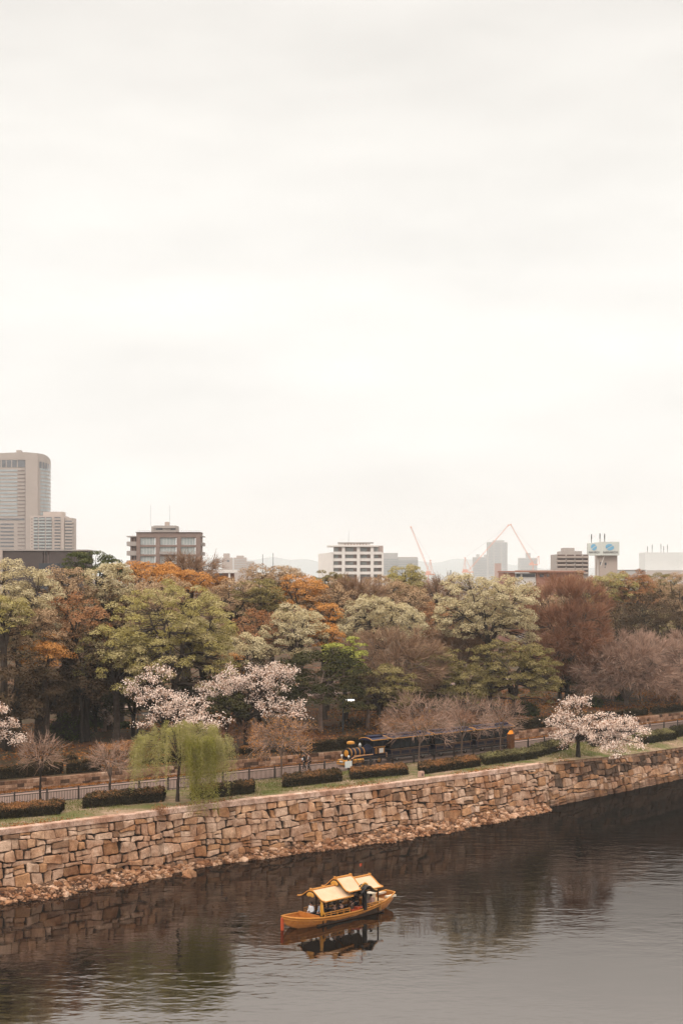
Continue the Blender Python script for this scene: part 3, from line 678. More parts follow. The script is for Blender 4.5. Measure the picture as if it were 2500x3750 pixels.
PT = 'pine_tree'; AT = 'autumn_tree'; BT = 'bare_tree'
T = [
# --- skyline row
('pale', 70, 2056, 300, 2420, 208, 'pale cream green tree on the skyline at the left edge, below the dark brown hall'),
('pine', 355, 2016, 230, 2140, 285, 'dark green pine rising over the treetops beside the dark brown hall', PT),
('brown', 235, 2070, 190, 2230, 225, 'pale brown tree on the skyline between the cream tree and the dark pine'),
('pale', 400, 2066, 200, 2250, 222, 'cream tufted tree on the skyline just right of the dark pine'),
('orange', 545, 2054, 250, 2160, 300, 'orange dome shaped tree in front of the brown apartment block', AT),
('orange', 665, 2085, 210, 2190, 280, 'broad orange tree low in front of the right half of the brown apartment block', AT),
('sparse', 690, 2028, 230, 2150, 330, 'thin leafless grey tree standing against the brown apartment block', BT),
('brown', 1000, 2068, 240, 2200, 290, 'rounded brown tree on the skyline below the two thin poles'),
('orange', 1105, 2096, 170, 2250, 262, 'orange tree on the skyline left of the white apartment block', AT),
('olive', 1213, 2084, 130, 2190, 300, 'small olive green treetop at the left foot of the white apartment block'),
('grey', 1295, 2112, 240, 2290, 265, 'grey brown leafless tree below the white apartment block', BT),
('brown', 1375, 2116, 200, 2280, 285, 'tan brown tree below the right end of the white apartment block'),
('green', 1487, 2060, 150, 2190, 325, 'pointed yellow green treetop in front of the grey office block and beside the left crane'),
('brown', 1455, 2125, 260, 2300, 268, 'wide pale brown tree below the pointed yellow green treetop'),
('sparse', 1610, 2108, 160, 2220, 330, 'wispy pale leafless tree left of the big round pale green tree', BT),
('pale', 1785, 2112, 345, 2360, 195, 'big round pale green tree below the grey high rise'),
('red', 2075, 2116, 350, 2510, 215, 'tall upright leafless tree with red brown twigs', BT),
('green', 2215, 2098, 200, 2230, 292, 'yellow green tree on the skyline below the billboard building'),
('rust', 2310, 2103, 180, 2240, 285, 'rusty tree on the skyline right of the billboard building', AT),
('olive', 2400, 2096, 150, 2200, 325, 'dark olive treetop below the long white building'),
('brown', 2480, 2104, 180, 2260, 290, 'greyish brown tree on the skyline at the right edge'),
('darkbrown', 2370, 2185, 400, 2440, 240, 'very wide brown tree at the right behind the pink leafless tree'),
('brown', 850, 2118, 240, 2290, 262, 'pale brown tree between the orange dome and the tan skyline trees'),
('olive', 955, 2108, 190, 2280, 250, 'grey olive tree standing in front of the rounded brown skyline tree'),
('orange', 770, 2100, 150, 2190, 320, 'orange treetop below the low white structure with pillars', AT),
('rust', 1628, 2200, 200, 2380, 245, 'rusty brown tree left of the big round pale green tree', AT),
('brown', 1950, 2150, 180, 2340, 262, 'pale brown tree below the red brick building'),
('green', 15, 2170, 190, 2330, 178, 'bright yellow green tree cut by the left edge'),
('brown', 1190, 2130, 210, 2320, 255, 'mauve brown tree between the orange skyline tree and the grey brown leafless one'),
('brown', 2130, 2105, 180, 2260, 300, 'tan treetop below the left foot of the billboard'),
('brown', 560, 2110, 240, 2290, 245, 'tan tree between the cream tufted tree and the orange trees'),
# --- middle rows
('rust', 270, 2180, 250, 2400, 195, 'rusty tree in the left part of the wood', AT),
('brown', 140, 2235, 250, 2440, 190, 'dull brown tree in the left part of the wood left of the rusty tree'),
('brown', 440, 2130, 270, 2340, 228, 'pale brown tree left above the big green tree'),
('green', 640, 2142, 420, 2510, 172, 'biggest fresh green tree, towering over the white blossom of the cherry trees'),
('green', 425, 2300, 260, 2530, 176, 'yellow green tree at the left foot of the biggest green tree'),
('pale', 745, 2270, 190, 2490, 188, 'pale green tree growing into the right side of the biggest green tree'),
('orange', 165, 2325, 180, 2460, 180, 'bright orange tree in front of the dull brown tree at the left', AT),
('darkbrown', 320, 2290, 220, 2560, 182, 'dark brown tree between the orange tree and the yellow green tree at the left'),
('darkbrown', 30, 2370, 330, 2680, 142, 'dark brown tree at the left edge above the white blossom'),
('pale', 875, 2310, 210, 2460, 205, 'pale grey green tree right of the biggest green tree'),
('rust', 940, 2240, 200, 2420, 230, 'rusty tree behind the pale grey green tree', AT),
('orange', 1192, 2208, 130, 2330, 240, 'small upright orange tree left of the cream dome tree', AT),
('pale', 1085, 2210, 220, 2430, 212, 'pale yellow tree left of the small upright orange tree'),
('orange', 1188, 2285, 130, 2380, 207, 'small orange tree below the upright orange one', AT),
('pale', 1390, 2188, 330, 2365, 225, 'cream white dome shaped tree in the middle of the wood'),
('grey', 1440, 2290, 330, 2560, 190, 'grey leafless tree below the cream dome tree', BT),
('grey', 1675, 2290, 230, 2490, 210, 'grey leafless tree below the big round pale green tree', BT),
('darkbrown', 950, 2390, 230, 2620, 196, 'dark shaded tree behind the right cherry blossom'),
('olive', 1600, 2365, 210, 2550, 186, 'greyish olive tree left of the umbrella shaped one'),
('olive', 1880, 2342, 320, 2580, 180, 'umbrella shaped olive green tree behind the train'),
('olive', 1695, 2430, 170, 2590, 181, 'small olive tree between the greyish olive and the umbrella shaped trees'),
('yellow', 1262, 2322, 170, 2520, 167, 'yellow green layered pine above the street lamp', PT),
('olive', 1385, 2440, 280, 2610, 173, 'flat layered olive brown tree behind the front of the train'),
('pink', 2290, 2330, 420, 2660, 196, 'large spreading leafless tree with pinkish branches at the right'),
('pink', 2510, 2320, 300, 2640, 205, 'leafless pinkish tree cut by the right edge'),
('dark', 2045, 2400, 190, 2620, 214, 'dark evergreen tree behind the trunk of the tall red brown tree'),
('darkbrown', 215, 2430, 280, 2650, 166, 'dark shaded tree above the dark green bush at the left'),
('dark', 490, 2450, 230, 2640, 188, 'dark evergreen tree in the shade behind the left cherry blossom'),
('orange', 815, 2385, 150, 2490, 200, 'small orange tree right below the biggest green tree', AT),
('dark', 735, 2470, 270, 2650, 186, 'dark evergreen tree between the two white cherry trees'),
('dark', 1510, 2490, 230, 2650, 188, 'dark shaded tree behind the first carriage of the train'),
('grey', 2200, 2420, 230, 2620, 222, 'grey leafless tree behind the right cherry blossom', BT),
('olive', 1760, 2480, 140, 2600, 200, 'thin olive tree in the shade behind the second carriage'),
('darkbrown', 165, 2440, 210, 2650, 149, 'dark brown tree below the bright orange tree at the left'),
('darkbrown', 350, 2490, 190, 2640, 160, 'low dark brown tree behind the small sparse cherry at the left'),
('darkbrown', 1390, 2520, 200, 2670, 196, 'dark brown tree right of the street lamp in the shade'),
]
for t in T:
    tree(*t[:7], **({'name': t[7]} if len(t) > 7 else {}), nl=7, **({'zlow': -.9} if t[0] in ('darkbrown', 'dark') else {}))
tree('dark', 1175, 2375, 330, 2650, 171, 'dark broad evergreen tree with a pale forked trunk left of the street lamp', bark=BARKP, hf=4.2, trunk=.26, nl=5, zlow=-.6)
tree('sparse', 140, 2390, 190, 2600, 158, 'slender leafless tree with a pale pinkish trunk at the left', name=BT, bark=BARKP, hf=6.0, trunk=.2, nl=3)
# extra trunks of the wood's interior
for (px, D, hh, lab) in ((1345, 172, 9, 'pale pink trunk of a tall tree between the street lamp and the engine cab'), (300, 178, 9, 'dark straight trunk standing left of the yellow green tree')):
    tree('darkbrown', px, 2440, 150, 2560, D, lab, hf=hh - 2, bark=BARKP if px > 1000 else BARKD, trunk=.2)

# --- the wood going on behind and beside what the picture frames: one mass
def far_wood():
    g = np.random.default_rng(41); Vs = []; Ts = []; mb = MB()
    for i in range(330):
        if i < 130: X = g.uniform(48, 190); Y = float(Yl(X)) + g.uniform(12, 190)
        elif i < 210: X = g.uniform(-130, -42); Y = float(Yl(max(X, -60))) + g.uniform(12, 170)
        else: X = g.uniform(-90, 120); Y = g.uniform(290, 520)
        if X / Y * F + 1250 < 2540 and X / Y * F + 1250 > -40 and Y < 285: continue
        h = g.uniform(11, 15.5); a = g.uniform(3.5, 5.5); mb.tube([(X, Y, 5.5), (X, Y, 6.5 + h * .6)], [.3, .15], 5, False)
        pf, g2 = puffs(a, a, h * .42, 1.6, 9000 + i, -.8)
        n = 900; idx = g.integers(0, len(pf), n); c = np.array([pf[k][0] for k in idx]) + np.array([X, Y, 6.5 + h * .6]); u = norm(g.normal(size=(n, 3)))
        Vs.append(cards(c + u * 1.3, norm(u + np.array([0, 0, .6]) + g.normal(size=(n, 3)) * .4), g.uniform(.35, .75, n))); Ts.append(np.clip(g.normal(g.uniform(.1, .9), .1, n), 0, 1))
    m = leafmat('mixed_wood_leaves', ((.20, .14, .05), (.16, .08, .04), (.28, .19, .11), (.11, .09, .03), (.34, .27, .15)), .15)
    w = tag(quads_object('far_wood', np.concatenate(Vs), np.concatenate(Ts), m), 'brown and olive wood going on behind and beside the trees of the park', 'wood', kind='stuff')
    mb.build('trunks', BARK, w)
far_wood()
# --- cherry trees
def cherry(label, px, py, zb, D, blobs, trunk_h, bark=BARKD, dens=1.0, lean=(0, 0), fat=1.0):
    """blobs: (px, py, halfwidth px, halfheight px, dD) patches of blossom carried on spreading boughs"""
    seedc[0] += 1; g = np.random.default_rng(seedc[0]); X = xx(px, D)
    root = thing('cherry_tree', label, 'cherry tree', (X, D, zb)); mb = MB()
    fork = Vector((lean[0], lean[1], trunk_h)); mb.tube([(0, 0, -.3), (lean[0] * .3, 0, trunk_h * .4), fork], [.3, .22, .19], 8)
    Ps = []; Ns = []; Ti = []
    for (bx, by, hw, hh, dd) in blobs:
        hw *= fat; hh *= fat
        DD = D + dd; c = Vector((xx(bx, DD) - X, dd, zz(by, DD) - zb)); a = hw / F * DD; h = hh / F * DD
        m1 = fork.lerp(c, .45) + Vector((0, 0, .5 + g.uniform(-.2, .4))); pts = [fork, fork.lerp(m1, .5) + Vector((g.uniform(-.2, .2), g.uniform(-.2, .2), .2)), m1, c]
        mb.tube(pts, [.13, .10, .07, .04], 5, False)
        for q in range(max(4, int(a * h * 7.0))):
            th = g.uniform(0, 6.28); rr = math.sqrt(g.random())
            e_ = c + Vector((math.cos(th) * rr * a, g.uniform(-.8, .8) * a, math.sin(th) * rr * h))
            st = (m1.lerp(c, g.uniform(.3, 1))); mm = st.lerp(e_, .5) + Vector((0, 0, g.uniform(0, .35)))
            mb.tube([st, mm, e_], [.028, .02, .01], 4, False)
            n = int(78 * dens * g.uniform(.5, 1.3)); tt = g.uniform(.45, 1.08, n)[:, None]
            base = np.array(mm) * (1 - tt) + np.array(e_) * tt
            Ps.append(base + g.normal(size=(n, 3)) * np.array([.27, .27, .17])); Ns.append(norm(g.normal(size=(n, 3)) + np.array([0, -.2, .9])))
            tn = np.clip(g.normal(g.uniform(.35, .65), .15, n), 0, .85); tn[g.random(n) < .17] = 1.0; Ti.append(tn)
    mb.build('trunk', bark, root); P = np.concatenate(Ps)
    quads_object('blossom', cards(P, np.concatenate(Ns), g.uniform(.09, .20, len(P)), .8), np.concatenate(Ti), LM['cherry'], root)
    return root
cherry('white flowering cherry tree behind the left half of the willow', 600, 2700, 6.2, 141.5,
       [(520, 2500, 45, 28, 0), (580, 2470, 45, 30, 1), (560, 2545, 70, 28, -1), (620, 2545, 60, 30, 0), (660, 2580, 70, 30, -1), (600, 2595, 50, 24, -2), (720, 2600, 60, 25, -2), (640, 2630, 90, 18, -3), (760, 2640, 70, 20, -3), (545, 2650, 40, 14, -3), (700, 2655, 70, 16, -3), (490, 2530, 30, 16, 0), (800, 2660, 40, 14, -3)], 2.6, fat=1.25, dens=.72)
cherry('broad pink white flowering cherry tree right of the willow behind the path', 900, 2700, 6.3, 146.5,
       [(790, 2520, 70, 30, 0), (870, 2470, 75, 30, 1), (850, 2515, 60, 30, 0), (920, 2500, 70, 34, 0), (980, 2450, 60, 24, 1), (1030, 2480, 60, 40, 1), (1040, 2450, 50, 20, 1), (960, 2530, 60, 24, 0), (1000, 2580, 55, 26, -1), (1060, 2575, 50, 20, -2), (720, 2570, 45, 20, -1), (760, 2550, 50, 24, 0), (930, 2560, 40, 20, 0), (1010, 2610, 40, 16, -2), (1100, 2620, 30, 12, -3)], 2.8, fat=1.25, dens=.72)
cherry('full white cherry tree leaning over the verge right of the train', 2115, 2765, 4.55, 154.5,
       [(2090, 2580, 45, 35, 1), (2050, 2620, 40, 24, 1), (2130, 2560, 30, 20, 1), (2010, 2640, 40, 20, 0), (2060, 2660, 60, 25, 0), (2120, 2650, 60, 34, 0), (2180, 2665, 60, 36, -1), (2240, 2670, 60, 40, -2), (2290, 2650, 50, 34, -2), (2230, 2615, 34, 20, -1), (2320, 2680, 40, 30, -3), (2270, 2710, 60, 26, -3), (2200, 2710, 60, 24, -2), (2330, 2720, 34, 16, -4), (2060, 2695, 50, 18, -1), (2120, 2700, 50, 24, 0), (2265, 2755, 32, 26, -4), (2240, 2735, 30, 16, -3), (2080, 2725, 40, 12, -1)], 1.6, dens=.95, fat=1.15)
cherry('white cherry blossom reaching in at the left edge', -25, 2760, 5.9, 134,
       [(5, 2600, 34, 18, 0), (15, 2690, 50, 26, 0), (60, 2705, 40, 20, -1), (-40, 2660, 60, 40, 0), (-30, 2600, 50, 30, 1), (30, 2650, 30, 14, 0)], 2.0)
cherry('small sparse cherry with one white tuft left of the willow', 385, 2690, 6.3, 160, [(380, 2612, 26, 14, 0), (415, 2620, 24, 10, 0), (405, 2640, 16, 8, -1)], 1.3, bark=BARKP)
cherry('faint pink cherry deep in the wood behind the first carriage', 1560, 2560, 6.4, 194, [(1550, 2455, 40, 24, 0), (1590, 2480, 40, 20, 0), (1520, 2480, 36, 16, 0)], 3.0, dens=.8)

# --- willow
def willow():
    g = np.random.default_rng(77); x0, y0 = onz(650, 2938, 4.85); D = y0; zb = float(gz(x0, y0))
    root = thing('willow_tree', 'yellow green weeping willow hanging over the moat wall', 'willow tree', (x0, y0, zb)); mb = MB()
    mb.tube([(0, 0, -.3), (.05, 0, 1.2), (.12, 0, 2.6), (.3, 0, 3.6)], [.2, .13, .11, .10], 8)
    top = zz(2625, D) - zb; Ps = []; Ds = []; Le = []; Ti = []; Wd = []
    stems = []
    # rounded crown: main bough tips
    for i in range(74):
        u = g.uniform(-1, 1); v = g.uniform(-1, 1) * math.sqrt(max(0, 1 - u * u))
        cx = u * 3.85 + .40; cy = v * 3.0; z = top - .15 - 1.5 * (u * u + v * v * .8) ** 1.2 - g.uniform(0, 1.1)
        st = Vector((.3, 0, 3.4)); e_ = Vector((cx, cy, z)); m_ = st.lerp(e_, .5) + Vector((0, 0, .7))
        if i < 26: mb.tube([st, m_, e_], [.06, .04, .02], 5, False)
        stems.append(e_)
    for sx, sy, sz, dens, low, tint in [(s.x, s.y, s.z, int(g.integers(9, 20)), None, g.uniform(.5, .8)) for s in stems] + [(2.1 + g.uniform(-.95, .95), -2.0 + g.uniform(-.9, .7), top - 1.4 - g.uniform(0, .8), int(g.integers(5, 15)), .1, g.uniform(.1, .45)) for _ in range(30)] + [(.9 + g.uniform(-.4, .4), -1.0 + g.uniform(-.5, .5), top - 1.4 - g.uniform(0, .6), 9, .5, .3) for _ in range(8)]:
        for k in range(dens):
            px, py, pz = sx + g.normal(0, .13), sy + g.normal(0, .13), sz + g.normal(0, .10)
            out_ = np.array([px - .3, py, 0.0]); out_ = out_ / (np.linalg.norm(out_) + .3)
            ln = g.uniform(1.5, 4.1) * (.75 + .25 * ((sx * 7.3) % 1)) if low is None else (g.uniform(2.5, max(3.2, pz - low + 1.0)) if g.random() < .7 else g.uniform(1.2, 3))
            ln = min(ln, pz - (-.45 - g.uniform(0, .35) if low is not None and low < .3 else .7))
            ow = g.uniform(.2, 1.0); n = max(5, int(ln / .11)); t = np.linspace(0, 1, n)
            path = np.stack([px + out_[0] * ow * np.sqrt(t) + g.normal(0, .05) * t, py + out_[1] * ow * np.sqrt(t) + g.normal(0, .05) * t, pz + .18 * np.sin(t * 3.14) - ln * t ** 1.25], 1)
            path += g.normal(size=path.shape) * np.array([.03, .03, .02])
            Ps.append(path); d = norm(np.gradient(path, axis=0) + g.normal(size=path.shape) * .35); Ds.append(d)
            Le.append(np.full(n, .24) * g.uniform(.8, 1.3, n)); Wd.append(.030 * g.uniform(.7, 1.4, n)); Ti.append(np.clip(g.normal(tint + g.uniform(-.12, .12), .12, n), 0, 1))
    mb.build('trunk', BARK, root)
    quads_object('hanging_branches', strips(np.concatenate(Ps), np.concatenate(Ds), np.concatenate(Le), np.concatenate(Wd)), np.concatenate(Ti), LM['willow'], root)
willow()

# --- young trees on the verge and by the path
for (k, px, py, top, w, bot, lab, kw) in (
  ('orangetwig', 1030, 2852, 2610, 230, 2790, 'young tree with orange leaves standing before the fence left of the two walkers', dict(leaves=1500, hf=2.2)),
  ('young', 1535, 2803, 2525, 260, 2765, 'leafless young tree in front of the first carriage', dict(hf=2.2)),
  ('young', 1690, 2777, 2545, 205, 2735, 'leafless young tree forking in front of the second carriage', dict(hf=2.0)),
  ('young', 1832, 2757, 2560, 160, 2710, 'slim leafless young tree in front of the last carriage', dict(hf=1.9)),
  ('young', 150, 2932, 2690, 140, 2830, 'leafless young tree with a dark trunk by the left hedges', dict(hf=2.2, bark=BARKD)),
  ('young', 405, 2912, 2715, 150, 2850, 'leafless young tree beside the longest hedge left of the willow', dict(hf=1.5))):
    x, y = onz(px, py, 4.78)
    tree(k, px, top, w, bot, y, lab, name='young_tree', trunk=.10, nl=6, basez=float(gz(x, y)), zlow=-.6, **kw)
tree('young', 870, 2640, 150, 2795, 146, 'low red brown leafless tree right of the willow behind the path', name=BT, trunk=.10, hf=1.2, leafkind='red')
tree('dark', 830, 2535, 160, 2650, 145, 'round dark evergreen tree in front of the pink white cherry', hf=2.0)
tree('rust', 470, 2745, 160, 2830, 141, 'low brown shrub with bare stems left of the willow behind the path', name='shrub', cat='shrub', trunk=.07, hf=.6)
tree('orangetwig', 1480, 2640, 200, 2730, 162, 'low tangle of orange brown twigs above the first carriage', name='shrub', cat='shrub', trunk=.06, hf=.8, leafkind='rust', leaves=500)
tree('orangetwig', 1640, 2620, 200, 2700, 168, 'wide tangle of reddish twigs above the second carriage', name='shrub', cat='shrub', trunk=.06, hf=.8, leafkind='red')

# --- shrubs
def shrub(label, px, py, w, h, D, kind='shrub', dens=1.0, ls=.2, cat='shrub', litter=.0):
    seedc[0] += 1; g = np.random.default_rng(seedc[0]); X = xx(px, D); zb = float(gz(X, D)); a = w / 2 / F * D; hh = h / F * D
    n = int(420 * dens * a * a + 300); u = norm(g.normal(size=(n, 3))); u[:, 2] = np.abs(u[:, 2]) * 1.0 - .05
    lump = 1 + .12 * np.sin(u[:, 0] * 7 + 1) * np.sin(u[:, 1] * 6) + .1 * np.sin(u[:, 2] * 9 + u[:, 0] * 4)
    pos = u * np.array([a, a * .8, hh]) * (lump * g.uniform(.72, 1.02, n))[:, None]
    root = thing('shrub', label, cat, (X, D, zb - .05)); b = MB(); b.ell((0, 0, hh * .3), (a * .72, a * .58, hh * .5), 12, 8)
    for q in range(5): b.tube([(0, 0, -.1), (g.uniform(-.5, .5) * a, g.uniform(-.4, .4) * a, hh * .7)], [.03, .015], 4)
    b.build('stems', BARKD, root)
    ti = np.clip(g.normal(.45, .22, n), 0, 1)
    quads_object('leaves', cards(pos, norm(u + g.normal(size=(n, 3)) * .5 + np.array([0, 0, .3])), ls * g.uniform(.6, 1.4, n)), ti, LM[kind], root)
shrub('spreading dark green bush under the trees at the left', 250, 2700, 200, 95, 153)
shrub('dark green bush behind the spreading bush, nearer the dark trunks', 320, 2660, 170, 80, 166)
shrub('clipped dark green dome shrub behind the end of the train', 1922, 2640, 112, 52, 181, dens=1.6, ls=.16)
shrub('clipped green dome shrub behind the top of the right cherry tree', 2170, 2598, 84, 36, 192, dens=1.6, ls=.16)
shrub('small bright green shrub under the pink leafless tree', 2272, 2590, 50, 26, 200, dens=1.6, ls=.16)
shrub('low green ground cover patch behind the small sparse cherry', 430, 2680, 150, 26, 164, dens=1.4)
shrub('little round shrub with brown leaves above the low stone wall at the left', 262, 2785, 55, 34, 137, kind='hedge', dens=2.5, ls=.12)
shrub('dark shrub with orange leaves at the foot of the street lamp', 1285, 2690, 90, 34, 164, kind='hedge', dens=1.5)
shrub('dark green shrub at the far left edge below the blossom', 20, 2720, 150, 60, 150)

# --- hedges: clipped boxes
def hedge(label, pA, pB, hpx_m, depth, zfun, kind, toptint, D=None, name='hedge'):
    """pA, pB: (X, Y) ends of the front foot"""
    seedc[0] += 1; g = np.random.default_rng(seedc[0])
    ax, ay = pA; bx, by = pB; l = math.hypot(bx - ax, by - ay); rz = math.atan2(by - ay, bx - ax); z0 = float(zfun(ax, ay)); z1 = float(zfun(bx, by)); H = hpx_m
    o = MB(); rs = .10; 
    cs = [(-.0 + rs, -.1), (rs * .8, H * .8), (rs * 1.6, H - .07), (depth - rs * 1.6, H - .07), (depth - rs * .8, H * .8), (depth - rs, -.1)]
    m = 24; rows = []
    for i in range(m + 1):
        t = i / m; wv = .04 * math.sin(t * 17 + ax); tp = 1.0 if 0 < i < m else .96
        rows.append([(t * l if 0 < i < m else (t * l + (.1 if i == 0 else -.1)), y + wv, (z1 - z0) * t + z * tp) for y, z in cs])
    o.tint = .1; o.sheet(rows)
    for rr in (rows[0], rows[-1]): o.add(rr, [tuple(range(6))])
    def surf(n):
        w = np.array([H, depth, H, H * depth * 2 / l]); f = g.choice(4, n, p=w / w.sum()); u = g.random(n); v = g.random(n)
        P = np.zeros((n, 3)); Nn = np.zeros((n, 3)); T_ = np.zeros(n)
        wav = lambda q: .06 * np.sin(q * 3.1 + ax) + .05 * np.sin(q * 7.7 + ay) + .03 * np.sin(q * 17 + ax)
        for k in range(4):
            s = f == k
            if k == 0: P[s] = np.stack([u[s] * l, 0 * u[s], v[s] * H], 1); Nn[s] = (0, -1, .25)
            if k == 1: P[s] = np.stack([u[s] * l, v[s] * depth, H + 0 * u[s]], 1); Nn[s] = (0, 0, 1)
            if k == 2: P[s] = np.stack([u[s] * l, depth + 0 * u[s], v[s] * H], 1); Nn[s] = (0, 1, .25)
            if k == 3: e = (u[s] > .5) * 1.0; P[s] = np.stack([e * l, np.mod(u[s] * 2, 1) * depth, v[s] * H], 1); Nn[s] = np.stack([e * 2 - 1, 0 * e, .25 + 0 * e], 1)
            if k == 1:
                pt = np.sin(P[s][:, 0] * 1.3 + ax * 3) + np.sin(P[s][:, 0] * 3.1 + P[s][:, 1] * 4 + ay)
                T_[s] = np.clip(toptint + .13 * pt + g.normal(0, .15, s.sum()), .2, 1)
            else: T_[s] = np.clip(g.normal(.26, .15, s.sum()) + .35 * (v[s] > .93) * (toptint > .5), 0, .8)  # sides tinted much darker than the top, shade put into the colour
        P[:, 1] += wav(P[:, 0]); P[:, 2] += (f == 1) * wav(P[:, 0] * 1.4 + 2) + (z1 - z0) * P[:, 0] / l
        edge = np.minimum(P[:, 0], l - P[:, 0]); P[:, 2] -= np.where(edge < .25, (.25 - edge) * .35, 0) * (P[:, 2] > H * .6)
        return P + g.normal(size=P.shape) * .055, norm(Nn + g.normal(size=(n, 3)) * .5), T_
    n = int(330 * (H * 2 * l + depth * l + 2 * H * depth)); n = min(n, 17000)
    P, Nn, T_ = surf(n)
    sh = math.tan(rz) * .9
    o.v = [(q[0] + q[1] * sh, q[1], q[2]) for q in o.v]; P[:, 0] += P[:, 1] * sh
    root = thing(name, label, 'hedge', (ax, ay, z0), rz); o.build('branches', LM['hedge'], root)  # solid dark core inside the leaves, added to block light
    quads_object('leaves', cards(P, Nn, g.uniform(.08, .17, n)), T_, LM[kind], root)
HB = [(-70, 3016, 215, 2992, .72, 'clipped hedge strewn with orange leaves at the left end of the verge', 'hedge', .75),
      (305, 2968, 595, 2942, .78, 'long clipped hedge left of the willow trunk', 'hedge', .52),
      (702, 2936, 928, 2910, .72, 'clipped hedge half hidden by the hanging branches of the willow', 'hedge', .5),
      (1038, 2889, 1250, 2863, .72, 'clipped hedge in front of the two walkers', 'hedge', .58),
      (1287, 2858, 1492, 2838, .68, 'orange topped hedge right of the white notice on the fence', 'hedge', .85),
      (1545, 2836, 1757, 2805, .66, 'orange topped hedge right of the small stone marker', 'hedge', .72),
      (1776, 2801, 1966, 2773, .70, 'olive topped hedge in front of the rusty pillar', 'hedgegreen', .75),
      (1972, 2768, 2080, 2752, .62, 'short dark hedge left of the white cherry trunk', 'hedgegreen', .6),
      (2168, 2742, 2260, 2730, .62, 'short dark hedge under the blossom of the white cherry', 'hedgegreen', .3),
      (2350, 2722, 2474, 2702, .85, 'olive topped hedge on the verge right of the white cherry', 'hedgegreen', .75),
      (2478, 2698, 2640, 2672, .8, 'dark hedge cut by the right edge', 'hedgegreen', .45)]
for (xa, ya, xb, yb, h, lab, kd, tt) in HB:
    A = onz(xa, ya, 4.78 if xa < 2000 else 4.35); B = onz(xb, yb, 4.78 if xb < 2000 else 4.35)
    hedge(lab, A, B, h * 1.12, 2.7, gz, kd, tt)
def bh(pxa, pxb, off, h, lab, kd, tt, dep=1.1):
    def at(px):
        x = 0.0
        for _ in range(30): x = (px - 1250) / F * (float(Yl(x)) + off)
        return (x, float(Yl(x)) + off)
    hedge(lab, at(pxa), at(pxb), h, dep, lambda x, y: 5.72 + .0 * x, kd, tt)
bh(-60, 222, .9, 1.05, 'dark hedge on the low stone wall at the far left', 'hedge', .35)
bh(246, 362, .7, 1.05, 'short dark hedge above the low stone wall left of the willow', 'hedge', .45)
bh(520, 860, 1.6, .8, 'hedge above the low stone wall behind the willow', 'hedge', .6)
bh(880, 1056, 2.4, .95, 'orange strewn hedge above the low stone wall behind the young orange tree', 'hedge', .85)
bh(1066, 1228, .6, 1.05, 'dark hedge above the low stone wall behind the two walkers', 'hedge', .45)
bh(1236, 1420, .8, 1.15, 'dark hedge behind the chimney of the train engine', 'hedge', .45)
bh(1430, 1860, .8, .9, 'long dark hedge behind the carriages', 'hedge', .5)
bh(1888, 2040, .8, 1.1, 'dark hedge above the low stone wall behind the rusty pillar', 'hedge', .4)
bh(2050, 2370, .9, .9, 'dark hedge behind the white cherry tree at the right', 'hedge', .4)
bh(2390, 2600, .9, .8, 'hedge above the path at the right edge', 'hedge', .5)

g_ = np.random.default_rng(9); P_ = g_.normal(size=(420, 3)) * np.array([.28, .2, .26]) + np.array([0, 0, .2])
o = quads_object('weed', strips(P_, norm(g_.normal(size=(420, 3)) + np.array([0, -.3, .6])), g_.uniform(.1, .3, 420), g_.uniform(.02, .05, 420)), g_.random(420), LM['rust']); o.location = (-14.75, float(Yw(-14.75)) - .35, 4.75); tag(o, 'tuft of brown weeds at the break in the coping of the moat wall', 'weed')
# --- grass and leaf litter
def scatter(n, xr, fy, size, kind, name, lab, cat, up=.8, mask=None):
    g = np.random.default_rng(len(name) + n); x = g.uniform(*xr, n); y = fy(x, g.random(n)); 
    if mask is not None: k = mask(x, y, g); x, y = x[k], y[k]
    n = len(x); P = np.stack([x, y, gz(x, y) + .03 + g.uniform(0, .06, n)], 1)
    Nn = norm(g.normal(size=(n, 3)) * .5 + np.array([0, 0, up]))
    tag(quads_object(name, cards(P, Nn, size * g.uniform(.5, 1.4, n)), g.random(n), LM[kind]), lab, cat, kind='stuff')
def gmask(x, y, g): return (np.sin(x * .55) + np.sin(x * .23 + 2) + np.sin(y * .7) + g.normal(0, .7, len(x))) > .25
ng = 52000; g = np.random.default_rng(3); x = g.uniform(-34, 46, ng); tt = g.random(ng) ; y = Yw(x) + .4 + (Yf(x) - Yw(x) - .5) * (.12 + .88 * tt)
k = (np.sin(x * .55) + np.sin(x * .23 + 2) + .8 * np.sin(y * .7) + g.normal(0, .7, ng) + 1.2 * tt) > .55; x, y = x[k], y[k]; n = len(x)
P = np.stack([x, y, gz(x, y)], 1); D_ = norm(g.normal(size=(n, 3)) * .45 + np.array([0, 0, 1]))
tag(quads_object('grass', strips(P, D_, g.uniform(.07, .2, n), g.uniform(.025, .06, n)), np.clip(g.normal(.35, .22, n), 0, 1), LM['grass']), 'short green grass in patches on the verge between fence and moat wall', 'grass', kind='stuff')
scatter(16000, (-34, 50), lambda x, t: Yl(x) - .15 - 1.3 * t ** 2, .17, 'litter', 'fallen_leaves', 'orange fallen leaves swept along the foot of the low stone wall', 'fallen leaves')
scatter(42000, (-45, 62), lambda x, t: Yl(x) + 1.2 + 45 * t ** 1.4, .26, 'litter', 'leaf_litter', 'brown and orange leaf litter on the floor of the wood', 'fallen leaves', mask=lambda x, y, g: (np.sin(x * .3) + np.sin(y * .25 + x * .1) + g.normal(0, .8, len(x))) > -.2)
scatter(5200, (-34, 24), lambda x, t: Yw(x) + .3 + 2.2 * t ** 2, .14, 'litter', 'scattered_leaves', 'fallen leaves scattered on the bare strip behind the coping', 'fallen leaves', mask=lambda x, y, g: (np.sin(x * .5 + 1) + g.normal(0, .6, len(x))) > .4)
